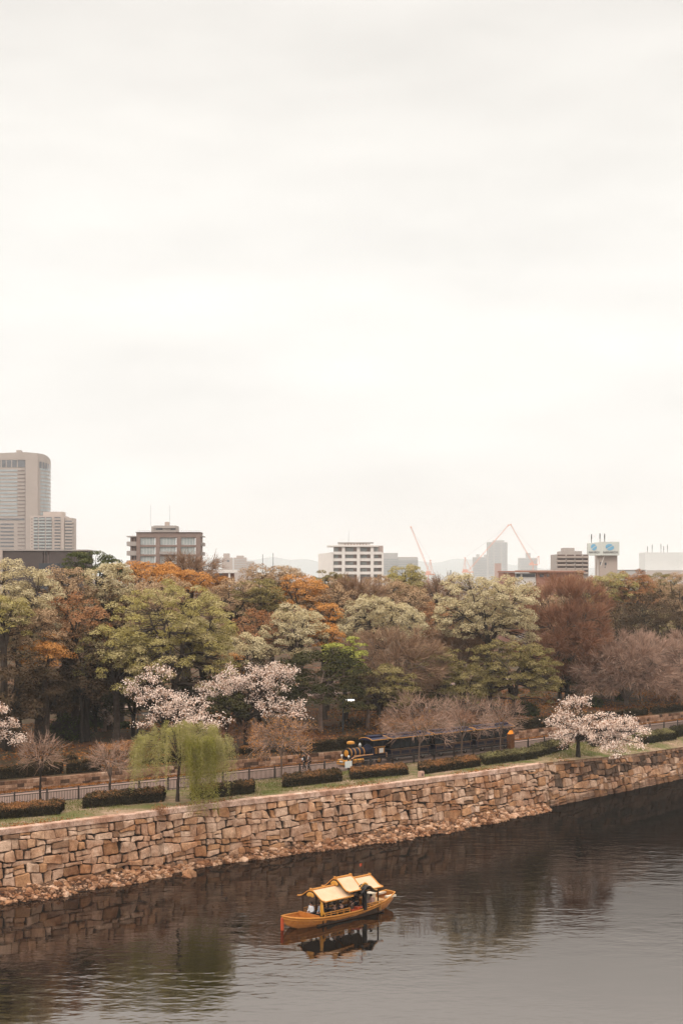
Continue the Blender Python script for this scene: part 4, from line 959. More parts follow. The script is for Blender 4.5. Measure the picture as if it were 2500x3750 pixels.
# ------------------------------------------------------------------ people
SKIN = mat('skin', (.50, .29, .21), (.45, .25, .18), 8, .55)
HAIR = mat('black_hair', (.012, .009, .008), (.02, .015, .012), 30, .5)
def cloth(name, c): return mat(name, c, tuple(k * .8 for k in c), 6, .85, .004, .15)
CL = {'black': cloth('black_cloth', (.018, .017, .018)), 'white': cloth('white_cloth', (.72, .72, .74)), 'brown': cloth('brown_cloth', (.10, .06, .045)), 'navy': cloth('navy_cloth', (.03, .035, .055)),
      'pink': cloth('pink_cloth', (.50, .30, .26)), 'grey': cloth('grey_cloth', (.22, .21, .21)), 'blue': cloth('pale_blue_cloth', (.50, .56, .64)), 'yellow': cloth('yellow_cloth', (.55, .34, .07)), 'cream': cloth('cream_cloth', (.6, .52, .4))}
DG = None
def skinmesh(name, pts, edges, rad, m, parent, sub=1):
    me = bpy.data.meshes.new(name); me.from_pydata(pts, edges, []); o = bpy.data.objects.new(name, me); C.objects.link(o)
    mo = o.modifiers.new('s', 'SKIN'); mo.use_smooth_shade = True
    if not me.skin_vertices:
        bpy.context.view_layer.objects.active = o; bpy.ops.mesh.customdata_skin_add()
    for i, r in enumerate(rad): me.skin_vertices[0].data[i].radius = (r[0], r[1]) if hasattr(r, '__len__') else (r, r)
    me.skin_vertices[0].data[0].use_root = True
    if sub: s = o.modifiers.new('u', 'SUBSURF'); s.levels = sub; s.render_levels = sub
    dg = bpy.context.evaluated_depsgraph_get(); dg.update()
    nmesh = bpy.data.meshes.new_from_object(o.evaluated_get(dg)); bpy.data.objects.remove(o); nmesh.name = name
    nmesh.materials.clear(); nmesh.materials.append(m)
    return link(bpy.data.objects.new(name, nmesh), parent)
def person(label, loc, rz, J, top, legs, hat=None, group=None, longcoat=False):
    """J: joint dictionary in metres, facing +X"""
    root = thing('person', label, 'person', loc, rz, group)
    V = {k: Vector(v) for k, v in J.items()}
    pts = []; rad = []; ed = []; ix = {}
    def p(k, v, r, par=None):
        ix[k] = len(pts); pts.append(tuple(v)); rad.append(r)
        if par is not None: ed.append((ix[par], ix[k]))
    pel, ch, nk, hd = V['pel'], V['chest'], V['neck'], V['head']
    p('pel', pel, (.14, .11)); p('waist', pel.lerp(ch, .5), (.13, .10), 'pel'); p('chest', ch, (.16, .11), 'waist'); p('neck', nk, .055, 'chest'); p('jaw', nk.lerp(hd, .55), .065, 'neck'); p('face', hd + Vector((.012, 0, 0)), (.088, .095), 'jaw'); p('crown', hd + Vector((-.01, 0, .085)), .065, 'face')
    p('nose', hd + Vector((.105, 0, -.01)), .014, 'face')
    for s in ('l', 'r'):
        sg = 1 if s == 'l' else -1
        p('sh' + s, V['sh' + s], .058, 'chest'); p('el' + s, V['el' + s], .043, 'sh' + s); p('wr' + s, V['wr' + s], .030, 'el' + s)
        d = (V['wr' + s] - V['el' + s]).normalized(); palm = V['wr' + s] + d * .075; p('pa' + s, palm, (.036, .020), 'wr' + s)
        side = d.cross(Vector((0, 0, 1)) if abs(d.z) < .8 else Vector((1, 0, 0))).normalized(); curl = Vector((0, 0, -1)) if abs(d.z) < .8 else Vector((1, 0, 0))
        for q in range(4):
            b = palm + d * .03 + side * (q - 1.5) * .018; ln = (.060, .072, .068, .052)[q]
            p('f%d%s' % (q, s), b, .009, 'pa' + s); p('g%d%s' % (q, s), b + d * ln * .55 + curl * .008, .008, 'f%d%s' % (q, s)); p('h%d%s' % (q, s), b + d * ln * .85 + curl * .03, .006, 'g%d%s' % (q, s))
        p('t0' + s, V['wr' + s] + d * .04 + side * .035 * sg, .010, 'wr' + s); p('t1' + s, V['wr' + s] + d * .08 + side * .05 * sg, .008, 't0' + s)
        p('hp' + s, V['hp' + s], .085, 'pel'); p('kn' + s, V['kn' + s], .058, 'hp' + s); p('an' + s, V['an' + s], .040, 'kn' + s); p('to' + s, V['an' + s] + Vector((.15, 0, -.05)), .035, 'an' + s)
    skinmesh('body', pts, ed, rad, SKIN, root)
    # jacket or shirt
    a = []; r = []; e = []
    def q(v, rr, par=None):
        a.append(tuple(v)); r.append(rr)
        if par is not None: e.append((par, len(a) - 1))
        return len(a) - 1
    i0 = q(pel + Vector((0, 0, -.06)), (.175, .145)); i1 = q(pel.lerp(ch, .5), (.16, .13), i0); i2 = q(ch, (.19, .14), i1); q(nk + Vector((0, 0, -.03)), .085, i2)
    if longcoat: q(pel + Vector((0, 0, -.42)), (.19, .16), i0)
    for s in ('l', 'r'):
        j = q(V['sh' + s], .078, i2); j = q(V['el' + s], .062, j); q(V['el' + s].lerp(V['wr' + s], .92), .047, j)
    skinmesh('jacket', a, e, r, CL[top], root)
    a = []; r = []; e = []
    i0 = q(pel, (.155, .125))
    for s in ('l', 'r'):
        j = q(V['hp' + s], .105, i0); j = q(V['kn' + s], .078, j); q(V['kn' + s].lerp(V['an' + s], .95), .062, j)
    skinmesh('trousers', a, e, r, CL[legs], root)
    b = MB(); b.ell(tuple(hd + Vector((-.028, 0, .045))), (.108, .098, .105), 12, 8); b.build('hair', HAIR, root, True)
    b = MB()
    for s in (-1, 1):
        o = V['wrl' if s > 0 else 'wrr'] * 0 + V['anl' if s > 0 else 'anr']
        b.ell((o.x + .06, o.y, o.z - .055), (.14, .05, .045), 8, 5)
    b.build('shoes', CL['black'], root, True)
    b = MB()
    for s in (-1, 1): b.ell((hd.x + .088, s * .034 + hd.y, hd.z + .012), (.012, .014, .009), 6, 4)
    b.ell((hd.x + .088, hd.y, hd.z - .062), (.012, .025, .006), 6, 4); b.build('eyes_and_mouth', HAIR, root, True)
    if hat:
        b = MB(); b.ell(tuple(hd + Vector((-.01, 0, .09))), (.125, .118, .09), 12, 8); b.cyl(tuple(hd + Vector((.03, 0, .075))), tuple(hd + Vector((.03, 0, .085))), .15, 14); b.build('hat', CL[hat], root, True)
    return root
def walk(h=1.7, st=.25, arm=.2, bent=False):
    k = h / 1.7
    J = dict(pel=(0, 0, .92), chest=(.02, 0, 1.28), neck=(.03, 0, 1.46), head=(.06, 0, 1.60), shl=(.02, .19, 1.40), shr=(.02, -.19, 1.40), ell=(-.06 + arm * .3, .24, 1.12), elr=(-.06 - arm * .3, -.24, 1.12),
             wrl=(.12 + arm * .8, .20, .95), wrr=(-.02 - arm * .6, -.24, .88), hpl=(0, .09, .88), hpr=(0, -.09, .88), knl=(.04 + st * .6, .09, .48), knr=(.03 - st * .35, -.09, .48), anl=(st, .09, .09), anr=(-st * 1.1, -.09, .11))
    if bent: J['elr'] = (.0, -.30, 1.14); J['wrr'] = (.22, -.16, 1.16)
    return {n: tuple(c * k for c in v) for n, v in J.items()}
def sit(h=1.68, lean=.0, look=0.0, arms='lap'):
    k = h / 1.68
    J = dict(pel=(0, 0, .10), chest=(.03 + lean, 0, .46), neck=(.05 + lean * 1.4, 0, .64), head=(.08 + lean * 1.6, 0, .78), shl=(.03 + lean, .19, .58), shr=(.03 + lean, -.19, .58), ell=(.06 + lean, .25, .30), elr=(.06 + lean, -.25, .30),
             wrl=(.30, .12, .24), wrr=(.30, -.12, .24), hpl=(.02, .09, .08), hpr=(.02, -.09, .08), knl=(.44, .11, .10), knr=(.44, -.11, .10), anl=(.42, .11, -.30), anr=(.42, -.11, -.30))
    if arms == 'up': J['elr'] = (.20, -.28, .46); J['wrr'] = (.36, -.12, .62)
    return {n: tuple(c * k for c in v) for n, v in J.items()}
a0 = math.atan2(.66, .75)
x, y = xx(1120, 140.4), 140.4
p1 = person('walker in black jacket and trousers with a white bag under the arm', (x - .15, y + .25, PZ + .02), a0 + math.pi, walk(1.66, .24, .15, True), 'black', 'black')
p2_ = person('walker in an open brown jacket over a white shirt', (x + .32, y - .1, PZ + .02), a0 + math.pi, walk(1.70, .20, .1), 'brown', 'black')
b = MB(); b.ell((0, 0, 0), (.07, .05, .13), 10, 8); b.tube([(0, 0, .10), (0, .02, .36)], .008, 4)
o = b.build('shoulder_bag', CL['white'], None, True); o.location = (x - .34, y + .02, PZ + 1.13); tag(o, 'small white bag held under the arm of a walker in black', 'bag')
b = MB(); b.box((.125, 0, 1.27), (.03, .06, .28)); o = b.build('shirt_front', CL['white'], p2_)
x, y = xx(1563, 171), 171
person('person in dark clothes with a pale hat standing behind the first carriage', (x, y, float(gz(x, y))), a0 + math.pi, walk(1.68, .05, .05), 'black', 'navy', 'white')
b = MB(); b.ell((0, 0, 0), (.16, .13, .2), 10, 8); o = b.build('backpack', CL['yellow'], None, True); o.location = (x + .28, y - .14, float(gz(x, y)) + 1.2); tag(o, 'yellow bag on the back of the person with the pale hat', 'bag')

# ------------------------------------------------------------------ boat
def boat():
    bx, by = xx(1034, 96.4), 96.4; ang = math.atan2(.69, .722); ca, sa = math.cos(ang), math.sin(ang)
    root = thing('tour_boat', 'golden roofed wooden tour boat carrying passengers on the dark moat', 'boat', (bx, by, 0), ang)
    M_h = mat('varnished_hull', (.44, .17, .038), (.33, .115, .022), 3, .45, .004, .15); M_deck = mat('pale_deck', (.50, .30, .14), (.42, .24, .10), 3, .55, .004)
    M_roof = mat('cream_roof', (.60, .41, .265), (.55, .365, .225), 2.5, .6, .004); M_trim = mat('orange_trim', (.52, .225, .05), (.44, .18, .035), 4, .45); M_gold = mat('gold_ornament', (.55, .27, .03), (.45, .2, .02), 8, .35, .01, .6)
    M_int = mat('shaded_timber', (.06, .03, .016), (.045, .022, .012), 5, .7, 0, .1); M_dark = mat('black_lacquer', (.012, .01, .01), (.02, .016, .014), 4, .35); M_red = mat('red_paint', (.42, .07, .025), (.36, .06, .02), 5, .5); M_cream = mat('cream_paint', (.62, .52, .40), (.56, .46, .34), 4, .5)
    st = [(0, .05, 1.00, .62), (.35, .36, .90, .30), (.9, .72, .80, .02), (1.7, .98, .70, -.2), (2.7, 1.17, .62, -.3), (4.2, 1.27, .56, -.3), (6.2, 1.27, .56, -.3), (8.0, 1.2, .64, -.3), (9.3, 1.02, .78, -.2), (10.2, .78, .92, .02), (11.0, .46, 1.10, .45)]
    h = MB(); rows = []
    for x, w, zs, zk in st:
        rows.append([(x, -w, zs), (x, -w * .97, zs - .12), (x, -w * .86, zs * .5 + zk * .5), (x, -w * .5, zk + .05), (x, 0, zk), (x, w * .5, zk + .05), (x, w * .86, zs * .5 + zk * .5), (x, w * .97, zs - .12), (x, w, zs)])
    h.sheet(rows); h.add(rows[-1], [tuple(range(9))]); h.add(rows[0], [tuple(range(8, -1, -1))])
    hull = h.build('hull', M_h, root, False)
    g = MB()
    for s in (-1, 1):
        g.tube([(x, s * (w + .03), zs + .02) for x, w, zs, zk in st], .055, 6)
        g.tube([(x, s * (w * .99 + .02), zs - .16) for x, w, zs, zk in st], .03, 5)
    g.tube([(11.0, -.5, 1.12), (11.02, .5, 1.12)], .05, 6)
    g.build('gunwale', M_trim, root)
    d = MB(); d.sheet([[(x, -w * .95, max(.32, zs - .26)), (x, w * .95, max(.32, zs - .26))] for x, w, zs, zk in st[:5]])
    d.bb((2.55, -1.12, .40), (2.62, 1.12, .78)); d.bb((.9, -.70, .6), (.96, .70, .70)); d.build('bow_deck', M_h, root)
    d = MB(); d.bb((2.5, -1.1, .05), (9.2, 1.1, .14)); d.build('floor', mat('floor_boards', (.05, .03, .02), (.04, .022, .015), 4, .7), root)  # boards coloured dark for the shade below the roofs
    d = MB(); d.sheet([[(x, -w * .93, zs - .10), (x, w * .93, zs - .10)] for x, w, zs, zk in [(8.9, 1.08, .73, 0), (9.3, 1.02, .78, 0), (9.9, .86, .86, 0)]]); d.bb((8.86, -1.05, .14), (8.92, 1.05, .68)); d.build('stern_deck', M_deck, root)
    d = MB(); d.bb((9.95, -.72, .84), (10.9, -.42, .98)); d.bb((10.2, .40, .9), (10.95, .62, 1.04)); d.build('stern_rail', M_cream, root)
    d = MB(); d.bb((8.95, .1, .70), (9.5, .75, 1.12)); d.bb((8.90, .05, 1.12), (9.55, .8, 1.2)); d.build('cool_box', M_cream, root)
    d = MB(); d.bb((9.0, -1.0, .66), (9.7, -.84, .86)); d.build('side_board', M_h, root)
    def prof(t): return (1 - math.cos(math.pi * min(1, t) ** .92)) / 2
    def roof(x0, x1, w, zr, ze, name):
        ys = np.linspace(-1, 1, 21); f = lambda t: zr - (zr - ze) * prof(abs(t)) + .035 * max(0, abs(t) - .8) / .2
        m = MB(); T_ = .075
        up = [[(x, t * w, f(t)) for t in ys] for x in np.linspace(x0, x1, 7)]; dn = [[(x, t * w, f(t) - T_) for t in ys] for x in np.linspace(x0, x1, 7)]
        m.sheet(up); r = m.build(name, M_roof, root, True)
        m = MB(); m.sheet([list(reversed(q)) for q in dn])
        for e_ in (0, -1): m.sheet([[(p[0] + (.0 if e_ else 0), p[1], p[2]) for p in up[e_]], dn[e_]])
        for k in (0, -1): m.sheet([[q[k] for q in up], [q[k] for q in dn]])
        m.build('roof_underside', M_int, r)  # underside and posts coloured dark to carry the shade beneath the roofs
        m = MB(); m.tube([(x0 - .04, 0, zr + .05), ((x0 + x1) / 2, 0, zr + .045), (x1 + .04, 0, zr + .05)], .075, 6); m.box((x0, 0, zr + .06), (.10, .22, .2)); m.box((x1, 0, zr + .06), (.10, .22, .2))
        for xe in (x0 + .02, x1 - .02): m.tube([(xe, t * w, f(t) + .02) for t in ys], .045, 5)
        for s in (-1, 1): m.tube([(x0, s * w, f(1) - .03), (x1, s * w, f(1) - .03)], .05, 5)
        m.build('roof_trim', M_trim, r)
        return r
    r1 = roof(2.75, 5.65, 1.45, 2.42, 1.80, 'front_roof'); r2 = roof(5.15, 6.75, 1.45, 2.92, 2.14, 'middle_roof'); r3 = roof(6.55, 8.75, 1.42, 2.66, 2.02, 'rear_roof')
    for (x, z, r_) in ((2.72, 2.14, r1), (5.12, 2.62, r2)):
        o = MB(); o.ell((x, 0, z), (.06, .34, .16), 14, 6)
        for k in range(-3, 4): o.ell((x - .02, k * .11, z - .05 - .03 * abs(k) % .07), (.05, .06, .10), 6, 4)
        o.build('gable_ornament', M_gold, r_)
    # black lacquer side gable with a gilded crest
    m = MB(); xs_ = np.linspace(-1, 1, 15); cx = 6.95
    fz = lambda t: 2.42 - .46 * prof(abs(t)) + .05 * max(0, abs(t) - .8) / .2
    m.sheet([[(cx + t * .85, -1.0, fz(t) + .03) for t in xs_], [(cx + t * .85, -1.75, fz(t)) for t in xs_]])
    m.sheet([[(cx + t * .85, -1.75, fz(t)) for t in xs_], [(cx + t * .85, -1.74, fz(t) - .16) for t in xs_]])
    m.sheet([[(cx + t * .85, -1.74, fz(t) - .16) for t in xs_], [(cx + t * .85, -1.0, fz(t) - .12) for t in xs_]])
    m.bb((cx - .13, -1.42, .55), (cx + .13, -1.16, 2.1)); m.ell((cx, -1.5, 2.2), (.55, .12, .16), 10, 6)
    sg_ = m.build('side_gable', M_dark, root)
    m = MB()
    for k in range(6): m.ell((cx - .48 + k * .15, -1.3, fz((-.48 + k * .15) / .85) + .10), (.055, .07, .10), 6, 5)
    m.tube([(cx + t * .85, -1.77, fz(t) - .01) for t in xs_[9:]], .03, 5); m.build('crest', M_gold, sg_)
    m = MB()
    for x, z in ((2.95, 1.85), (4.3, 1.85), (5.5, 1.85), (6.55, 2.1), (8.55, 2.05)):
        for s in (-1, 1): m = MB(); m.box((x, s * 1.10, (z + .14) / 2), (.085, .085, z - .1)); m.build('roof_post', M_int, root)
    m = MB()
    for (xa, xb) in ((3.05, 5.55), (7.25, 8.8)):
        za = .90
        for s in (-1, 1):
            m.box(((xa + xb) / 2, s * 1.16, za), (xb - xa, .06, .07)); m.box(((xa + xb) / 2, s * 1.16, za - .14), (xb - xa, .05, .04))
            for k in range(5): m.box((xa + (xb - xa) * k / 4, s * 1.16, za - .16), (.06, .06, .34))
    m.build('side_rail', M_trim, root)
    m = MB(); m.sheet([[(2.86, -1.28 + .16 * math.sin(k * .5) - .06 * (k > 6), 1.78 - k * .115) for k in range(9)], [(2.92, -.78 - .04 * k * (1 if k < 7 else .9), 1.78 - k * .115) for k in range(9)]])
    m.ell((2.88, -1.02, 1.2), (.06, .2, .55), 8, 8); m.build('gilded_drape', M_gold, root, True)
    m = MB(); m.bb((5.65, -1.26, .62), (6.55, -1.0, .72)); m.build('red_seat', M_red, root)
    m = MB()
    for s in (-1, 1): m.bb((3.3, s * .95 - .17, .14), (8.4, s * .95 + .17, .50))
    m.build('benches', mat('bench_wood', (.04, .022, .014), (.03, .018, .011), 4, .6), root)  # bench colour also holds the under-roof shade
    m = MB(); m.box((-.02, 0, .42), (.16, .16, .95)); m.build('stem_post', M_red, root)
    m = MB(); m.tube([(8.15, .2, 2.6), (8.15, .2, 3.65)], .02, 5); fl = m.build('flag_pole', M_dark, root)
    m = MB(); m.sheet([[(8.15 - .10 * k, .2 + .03 * math.sin(k * 1.4), 3.62) for k in range(4)], [(8.15 - .10 * k, .2 + .03 * math.sin(k * 1.4 + .4), 3.40) for k in range(4)]]); m.build('flag', M_red, fl)
    K_ = .95; root.scale = (K_, K_, K_)
    def at(x, y, z): return (bx + K_ * (x * ca - y * sa), by + K_ * (x * sa + y * ca), z * K_)
    PP = [(3.25, .45, 'white', 'navy', .0, 'person in a white shirt seated at the bow end of the boat', math.pi, 'lap'),
          (3.7, -.15, 'blue', 'black', .05, 'person in a pale blue top seated at the bow beside the white shirt', math.pi, 'lap'),
          (3.5, -.75, 'black', 'black', .12, 'person in black leaning forward behind the gilded drape', math.pi, 'up'),
          (4.3, -.9, 'brown', 'navy', 0, 'person in dark brown seated at the rail under the front roof', math.pi / 2, 'lap'),
          (4.95, -.9, 'navy', 'black', 0, 'person in navy seated at the rail under the rear part of the front roof', math.pi / 2, 'lap'),
          (6.1, -.85, 'brown', 'black', .05, 'person in dull brown seated on the red bench', math.pi / 2, 'lap'),
          (7.55, -.8, 'grey', 'grey', 0, 'person in grey sitting behind the black side gable', math.pi / 2, 'lap'),
          (8.2, -.85, 'pink', 'black', .05, 'person in pink with black trousers seated at the stern end of the boat', math.pi / 2, 'lap'),
          (4.6, .9, 'black', 'black', 0, 'person in black seated on the far side under the front roof', -math.pi / 2, 'lap'),
          (7.9, .85, 'black', 'navy', 0, 'person in black seated on the far side under the rear roof', -math.pi / 2, 'lap')]
    for (x, y, t_, l_, ln, lab, dr, ar) in PP: person(lab, at(x, y, .50), ang + dr, sit(1.66, ln, 0, ar), t_, l_)
    o = MB(); o.bb((-.25, -.18, 0), (.25, .18, .12)); q = o.build('red_cushion', M_red); q.location = at(6.45, -1.12, .725); q.rotation_euler = (0, 0, ang); tag(q, 'red cushion lying on the side of the boat by the black gable', 'cushion')
boat()

# ------------------------------------------------------------------ road train
def train():
    M_n = mat('navy_enamel', (.010, .012, .027), (.008, .009, .021), 3, .4, .0, .15); M_g = mat('gold_paint', (.50, .23, .035), (.44, .19, .028), 6, .4, .0, .2); M_c = mat('copper_stripe', (.50, .27, .14), (.44, .23, .11), 6, .4)
    M_l = mat('dull_gold_lining', (.20, .11, .05), (.17, .09, .04), 6, .5); M_b = mat('black_iron_train', (.010, .009, .010), (.014, .012, .012), 4, .5); M_w = mat('white_panel', (.66, .66, .64), (.6, .6, .58), 4, .5); M_gl = mat('dark_interior_pane', (.012, .013, .015), (.03, .035, .04), 2, .2, 0, .12); M_r = mat('blue_roof', (.016, .018, .05), (.013, .015, .04), 3, .4); M_s = mat('steel', (.45, .43, .41), (.4, .38, .36), 6, .35, 0, .5, .6)
    def off(s): 
        ss0 = float(np.interp(1.45, xs, ssf)) + s; x, y = fp(ss0); x1, y1 = fp(ss0 + 1.0); a = math.atan2(y1 - y, x1 - x); o_ = 2.6
        return (x - math.sin(a) * o_, y + math.cos(a) * o_, PZ + .02), a
    ang = off(8)[1]
    # engine: local x runs backwards from the front bumper (0) to the cab end (5.6); -y faces the camera
    loc, _ = off(.25)
    e = thing('train_engine', 'navy and gold steam style engine of the road train', 'road train', loc, ang)
    m = MB(); m.bb((.75, -.62, .55), (5.6, .62, .95)); m.bb((.5, -.45, .45), (5.4, .45, .7)); m.build('frame', M_n, e)
    m = MB(); m.tube([(.95, 0, 1.28), (3.2, 0, 1.28)], .47, 20); m.tube([(3.2, 0, 1.30), (3.75, 0, 1.42)], [.50, .62], 20); m.build('boiler', M_n, e, False)
    m = MB(); m.tube([(.72, 0, 1.28), (.98, 0, 1.28)], .52, 20); m.build('smokebox', M_b, e)
    m = MB(); m.tube([(.70, 0, 1.28), (.66, 0, 1.28)], [.34, .28], 18); m.ell((.66, 0, 1.28), (.06, .1, .1)); 
    m.build('smokebox_door', M_g, e)
    for x in (.98, 1.55, 2.15, 2.75):
        m = MB(); r_ = .535 if x < 1 else .485; m.tube([(x - .045, 0, 1.28), (x + .045, 0, 1.28)], r_, 20); m.build('boiler_band', M_g, e)
    m = MB(); m.tube([(1.3, 0, 1.7), (1.3, 0, 2.05)], [.13, .11], 12); m.tube([(1.3, 0, 2.05), (1.3, 0, 2.2)], [.12, .3], 14); m.build('chimney', M_b, e)
    m = MB(); m.tube([(1.3, 0, 2.2), (1.3, 0, 2.38), (1.3, 0, 2.46)], [.40, .40, .26], 16); m.build('chimney_cap', M_g, e)
    m = MB(); m.ell((2.55, 0, 1.92), (.17, .17, .24), 12, 8); m.tube([(2.55, 0, 1.7), (2.55, 0, 2.2)], .05, 8); m.build('bell', M_s, e, True)
    m = MB(); m.add([(0, -.72, .18), (0, .72, .18), (.7, .72, .18), (.7, -.72, .18), (.12, -.68, .62), (.12, .68, .62), (.7, .72, .70), (.7, -.72, .70)], [(0,3,2,1),(4,5,6,7),(0,1,5,4),(1,2,6,5),(2,3,7,6),(3,0,4,7)]); m.build('bumper', M_g, e)
    m = MB(); m.bb((.0, -.22, .38), (.06, .22, .56)); m.build('number_plate', M_w, e)
    for s in (-1, 1):
        m = MB(); m.ell((.55, s * .52, 1.02), (.13, .12, .12), 10, 8); m.tube([(.56, s * .52, .7), (.56, s * .52, .95)], .04, 6); m.build('headlight', M_w, e, True)
        m = MB(); m.tube([(1.0, s * .72, .52), (2.25, s * .72, .52)], .25, 14); c_ = m.build('cylinder', M_g, e)
        m = MB(); m.tube([(1.35, s * .72, .52), (1.42, s * .72, .52)], .265, 14); m.tube([(2.0, s * .72, .52), (2.06, s * .72, .52)], .265, 14); m.build('cylinder_band', M_b, c_)
        m = MB(); m.tube([(.65, s * .70, .72), (1.15, s * .70, .92), (2.2, s * .70, 1.0), (5.3, s * .70, 1.02), (5.62, s * .70, 1.02), (5.62, s * .70, .6)], .05, 6); m.bb((1.1, s * .70 - .03, 1.0), (2.6, s * .70 + .03, 1.08)); m.build('running_board', M_c, e)
        for x, rr in ((1.25, .30), (2.75, .33), (4.6, .36)):
            m = MB(); m.tube([(x, s * .66, rr), (x, s * .50, rr)], rr, 18); wq = m.build('wheel', M_b, e)
            m = MB(); m.tube([(x, s * .68, rr), (x, s * .665, rr)], [rr * .55, rr * .62], 16); m.build('rim', M_g if x > 4 else M_b, wq)
        m = MB(); m.tube([(2.1, s * .76, .5), (4.6, s * .74, .42)], .03, 6); m.build('connecting_rod', M_s, e)
    m = MB(); m.bb((3.7, -.78, .95), (5.35, .78, 1.72)); 
    for x in (3.75, 4.5, 5.3):
        for s in (-1, 1): m.bb((x - .05, s * .78 - .04 * s - .04, 1.7), (x + .05, s * .78 - .04 * s + .04, 2.45))
    cab = m.build('cab', M_n, e)
    m = MB(); m.bb((3.79, -.71, 1.74), (5.26, .71, 2.43)); m.build('cab_window', M_gl, e)
    m = MB(); m.bb((3.7, -.81, 1.68), (5.35, -.785, 1.74)); m.bb((3.95, -.80, 1.06), (4.2, -.79, 1.58)); m.bb((4.42, -.80, 1.04), (5.2, -.79, 1.6)); m.bb((5.36, -.7, 1.0), (5.42, -.62, 2.0)); m.build('cab_trim', M_g, e)
    m = MB(); m.bb((4.02, -.81, 1.12), (4.13, -.802, 1.52)); m.build('cab_panel', M_n, e)
    m = MB(); m.bb((4.5, -.82, 1.1), (5.05, -.805, 1.55)); m.build('notice', M_w, e)
    def roofm(x0, x1, w, z, par, nm_='roof'):
        ys = np.linspace(-1, 1, 13); f = lambda t: z + .22 * (1 - t * t) ** .8
        m = MB(); m.sheet([[(x, t * w, f(t)) for t in ys] for x in np.linspace(x0, x1, 4)]); m.sheet([[(x, t * w, z - .03) for t in ys[::-1]] for x in (x0, x1)])
        for x in (x0, x1): m.sheet([[(x, t * w, f(t)) for t in ys], [(x, t * w, z - .03) for t in ys]])
        rr = m.build(nm_, M_r, par)
        m = MB(); m.bb((x0 + .35, -w * .42, z + .16), (x1 - .35, w * .42, z + .36)); m.build('raised_roof', M_r, rr)
        m = MB()
        for s in (-1, 1): m.tube([(x0, s * w, z), (x1, s * w, z)], .05, 6)
        for x in (x0, x1): m.tube([(x, t * w, f(t) + .01) for t in ys], .04, 5)
        m.build('roof_edge', M_g, rr)
    roofm(3.3, 5.7, .98, 2.45, e)
    # carriages
    def carriage(L_, loc, a, lab):
        c = thing('train_carriage', lab, 'road train', loc, a, 'carriages of the road train')
        m = MB(); m.bb((.1, -.78, .45), (L_ - .1, .78, 1.28)); m.build('body', M_n, c)
        m = MB()
        for k in range(4):
            x0 = .25 + k * (L_ - .5) / 4; x1 = x0 + (L_ - .5) / 4 - .12
            for z in (.62, 1.14): m.bb((x0, -.80, z), (x1, -.782, z + .035))
            for x in (x0, x1 - .03): m.bb((x, -.80, .62), (x + .03, -.782, 1.17))
        m.bb((.1, -.81, 1.27), (L_ - .1, -.76, 1.33)); m.bb((.1, .76, 1.27), (L_ - .1, .81, 1.33)); m.build('gold_lining', M_l, c)
        for k in range(5):
            x = .15 + k * (L_ - .3) / 4
            for s in (-1, 1): m = MB(); m.box((x, s * .74, 1.85), (.08, .08, 1.2)); m.build('roof_post', M_b, c)
        m = MB()
        for k in range(4):
            x = .6 + k * (L_ - .5) / 4; m.bb((x, -.68, .9), (x + .12, .68, 1.62)); m.bb((x - .38, -.68, .84), (x, .68, .95))
        m.build('seats', M_b, c)
        for k in range(4):
            xa_ = .2 + k * (L_ - .3) / 4; xb_ = xa_ + (L_ - .3) / 4 - .1
            for s in (-1, 1):
                m = MB(); m.bb((xa_, s * .725, 1.36), (xb_, s * .735, 2.40)); m.build('window', M_gl, c)  # dark pane added in the open window, standing in for the unlit interior
        m = MB(); m.bb((0.05, -.60, .30), (L_ - .05, .60, .46)); m.build('underframe', M_b, c)
        m = MB(); m.bb((.5, -.86, .36), (L_ - .5, -.80, .41)); m.build('step', M_s, c)
        for x in (1.1, L_ - 1.1):
            for s in (-1, 1):
                m = MB(); m.tube([(x, s * .70, .30), (x, s * .52, .30)], .30, 16); wq = m.build('wheel', M_b, c)
                m = MB(); m.tube([(x, s * .72, .30), (x, s * .702, .30)], .13, 12); m.build('rim', M_s, wq)
        for s in (-.42, .12):
            m = MB(); m.bb((.02, s - .13, 2.22), (.08, s + .13, 2.36)); m.build('white_plate', M_w, c)
        roofm(-.12, L_ + .12, 1.0, 2.45, c)
        m = MB(); m.tube([(-.5, 0, .4), (.1, 0, .4)], .05, 6); m.build('coupling', M_b, c)
    s0 = 6.15
    for i, lab in enumerate(('first navy carriage, coupled straight behind the engine', 'middle navy carriage of the road train', 'last navy carriage, next to the rusty pillar')):
        l_, a_ = off(s0); _, a_ = off(s0 + 3); carriage(5.9, l_, a_, lab); s0 += 6.45
train()

# ------------------------------------------------------------------ small things by the path
def fence_pt(px):
    x = 0.0
    for _ in range(30): x = (px - 1250) / F * float(Yf(x))
    return x, float(Yf(x)), math.atan2(float(Yf(x + 1) - Yf(x)), 1)
M_wht = mat('white_board', (.72, .72, .70), (.66, .66, .64), 3, .5)
x, y, a = fence_pt(1275); n = thing('notice_board', 'white three part notice hung on the iron fence in front of the engine', 'sign', (x, y - .08, PZ), a)
for k in range(3):
    b = MB(); b.bb((-.45 + k * .3, -.05, .30), (-.45 + k * .3 + .28, -.02, .95)); b.build('panel', M_wht, n)
b = MB(); b.bb((-.45, -.018, .8), (.45, .0, .86)); b.build('bracket', M_iron, n)
x, y = onz(1541, 2848, 4.72); b = MB(); b.tint = .6
n = thing('stone_marker', 'small square pinkish stone marker at the left end of the hedge', 'marker', (x, y, float(gz(x, y)) + .0), a)
b.prism([(-.25, -.18), (.25, -.18), (.25, .18), (-.25, .18)], -.1, .56); b.prism([(-.22, -.15), (.22, -.15), (.22, .15), (-.22, .15)], .56, .60); b.build('block', mat('pink_granite', (.48, .31, .24), (.40, .25, .19), 6, .8, .01), n)
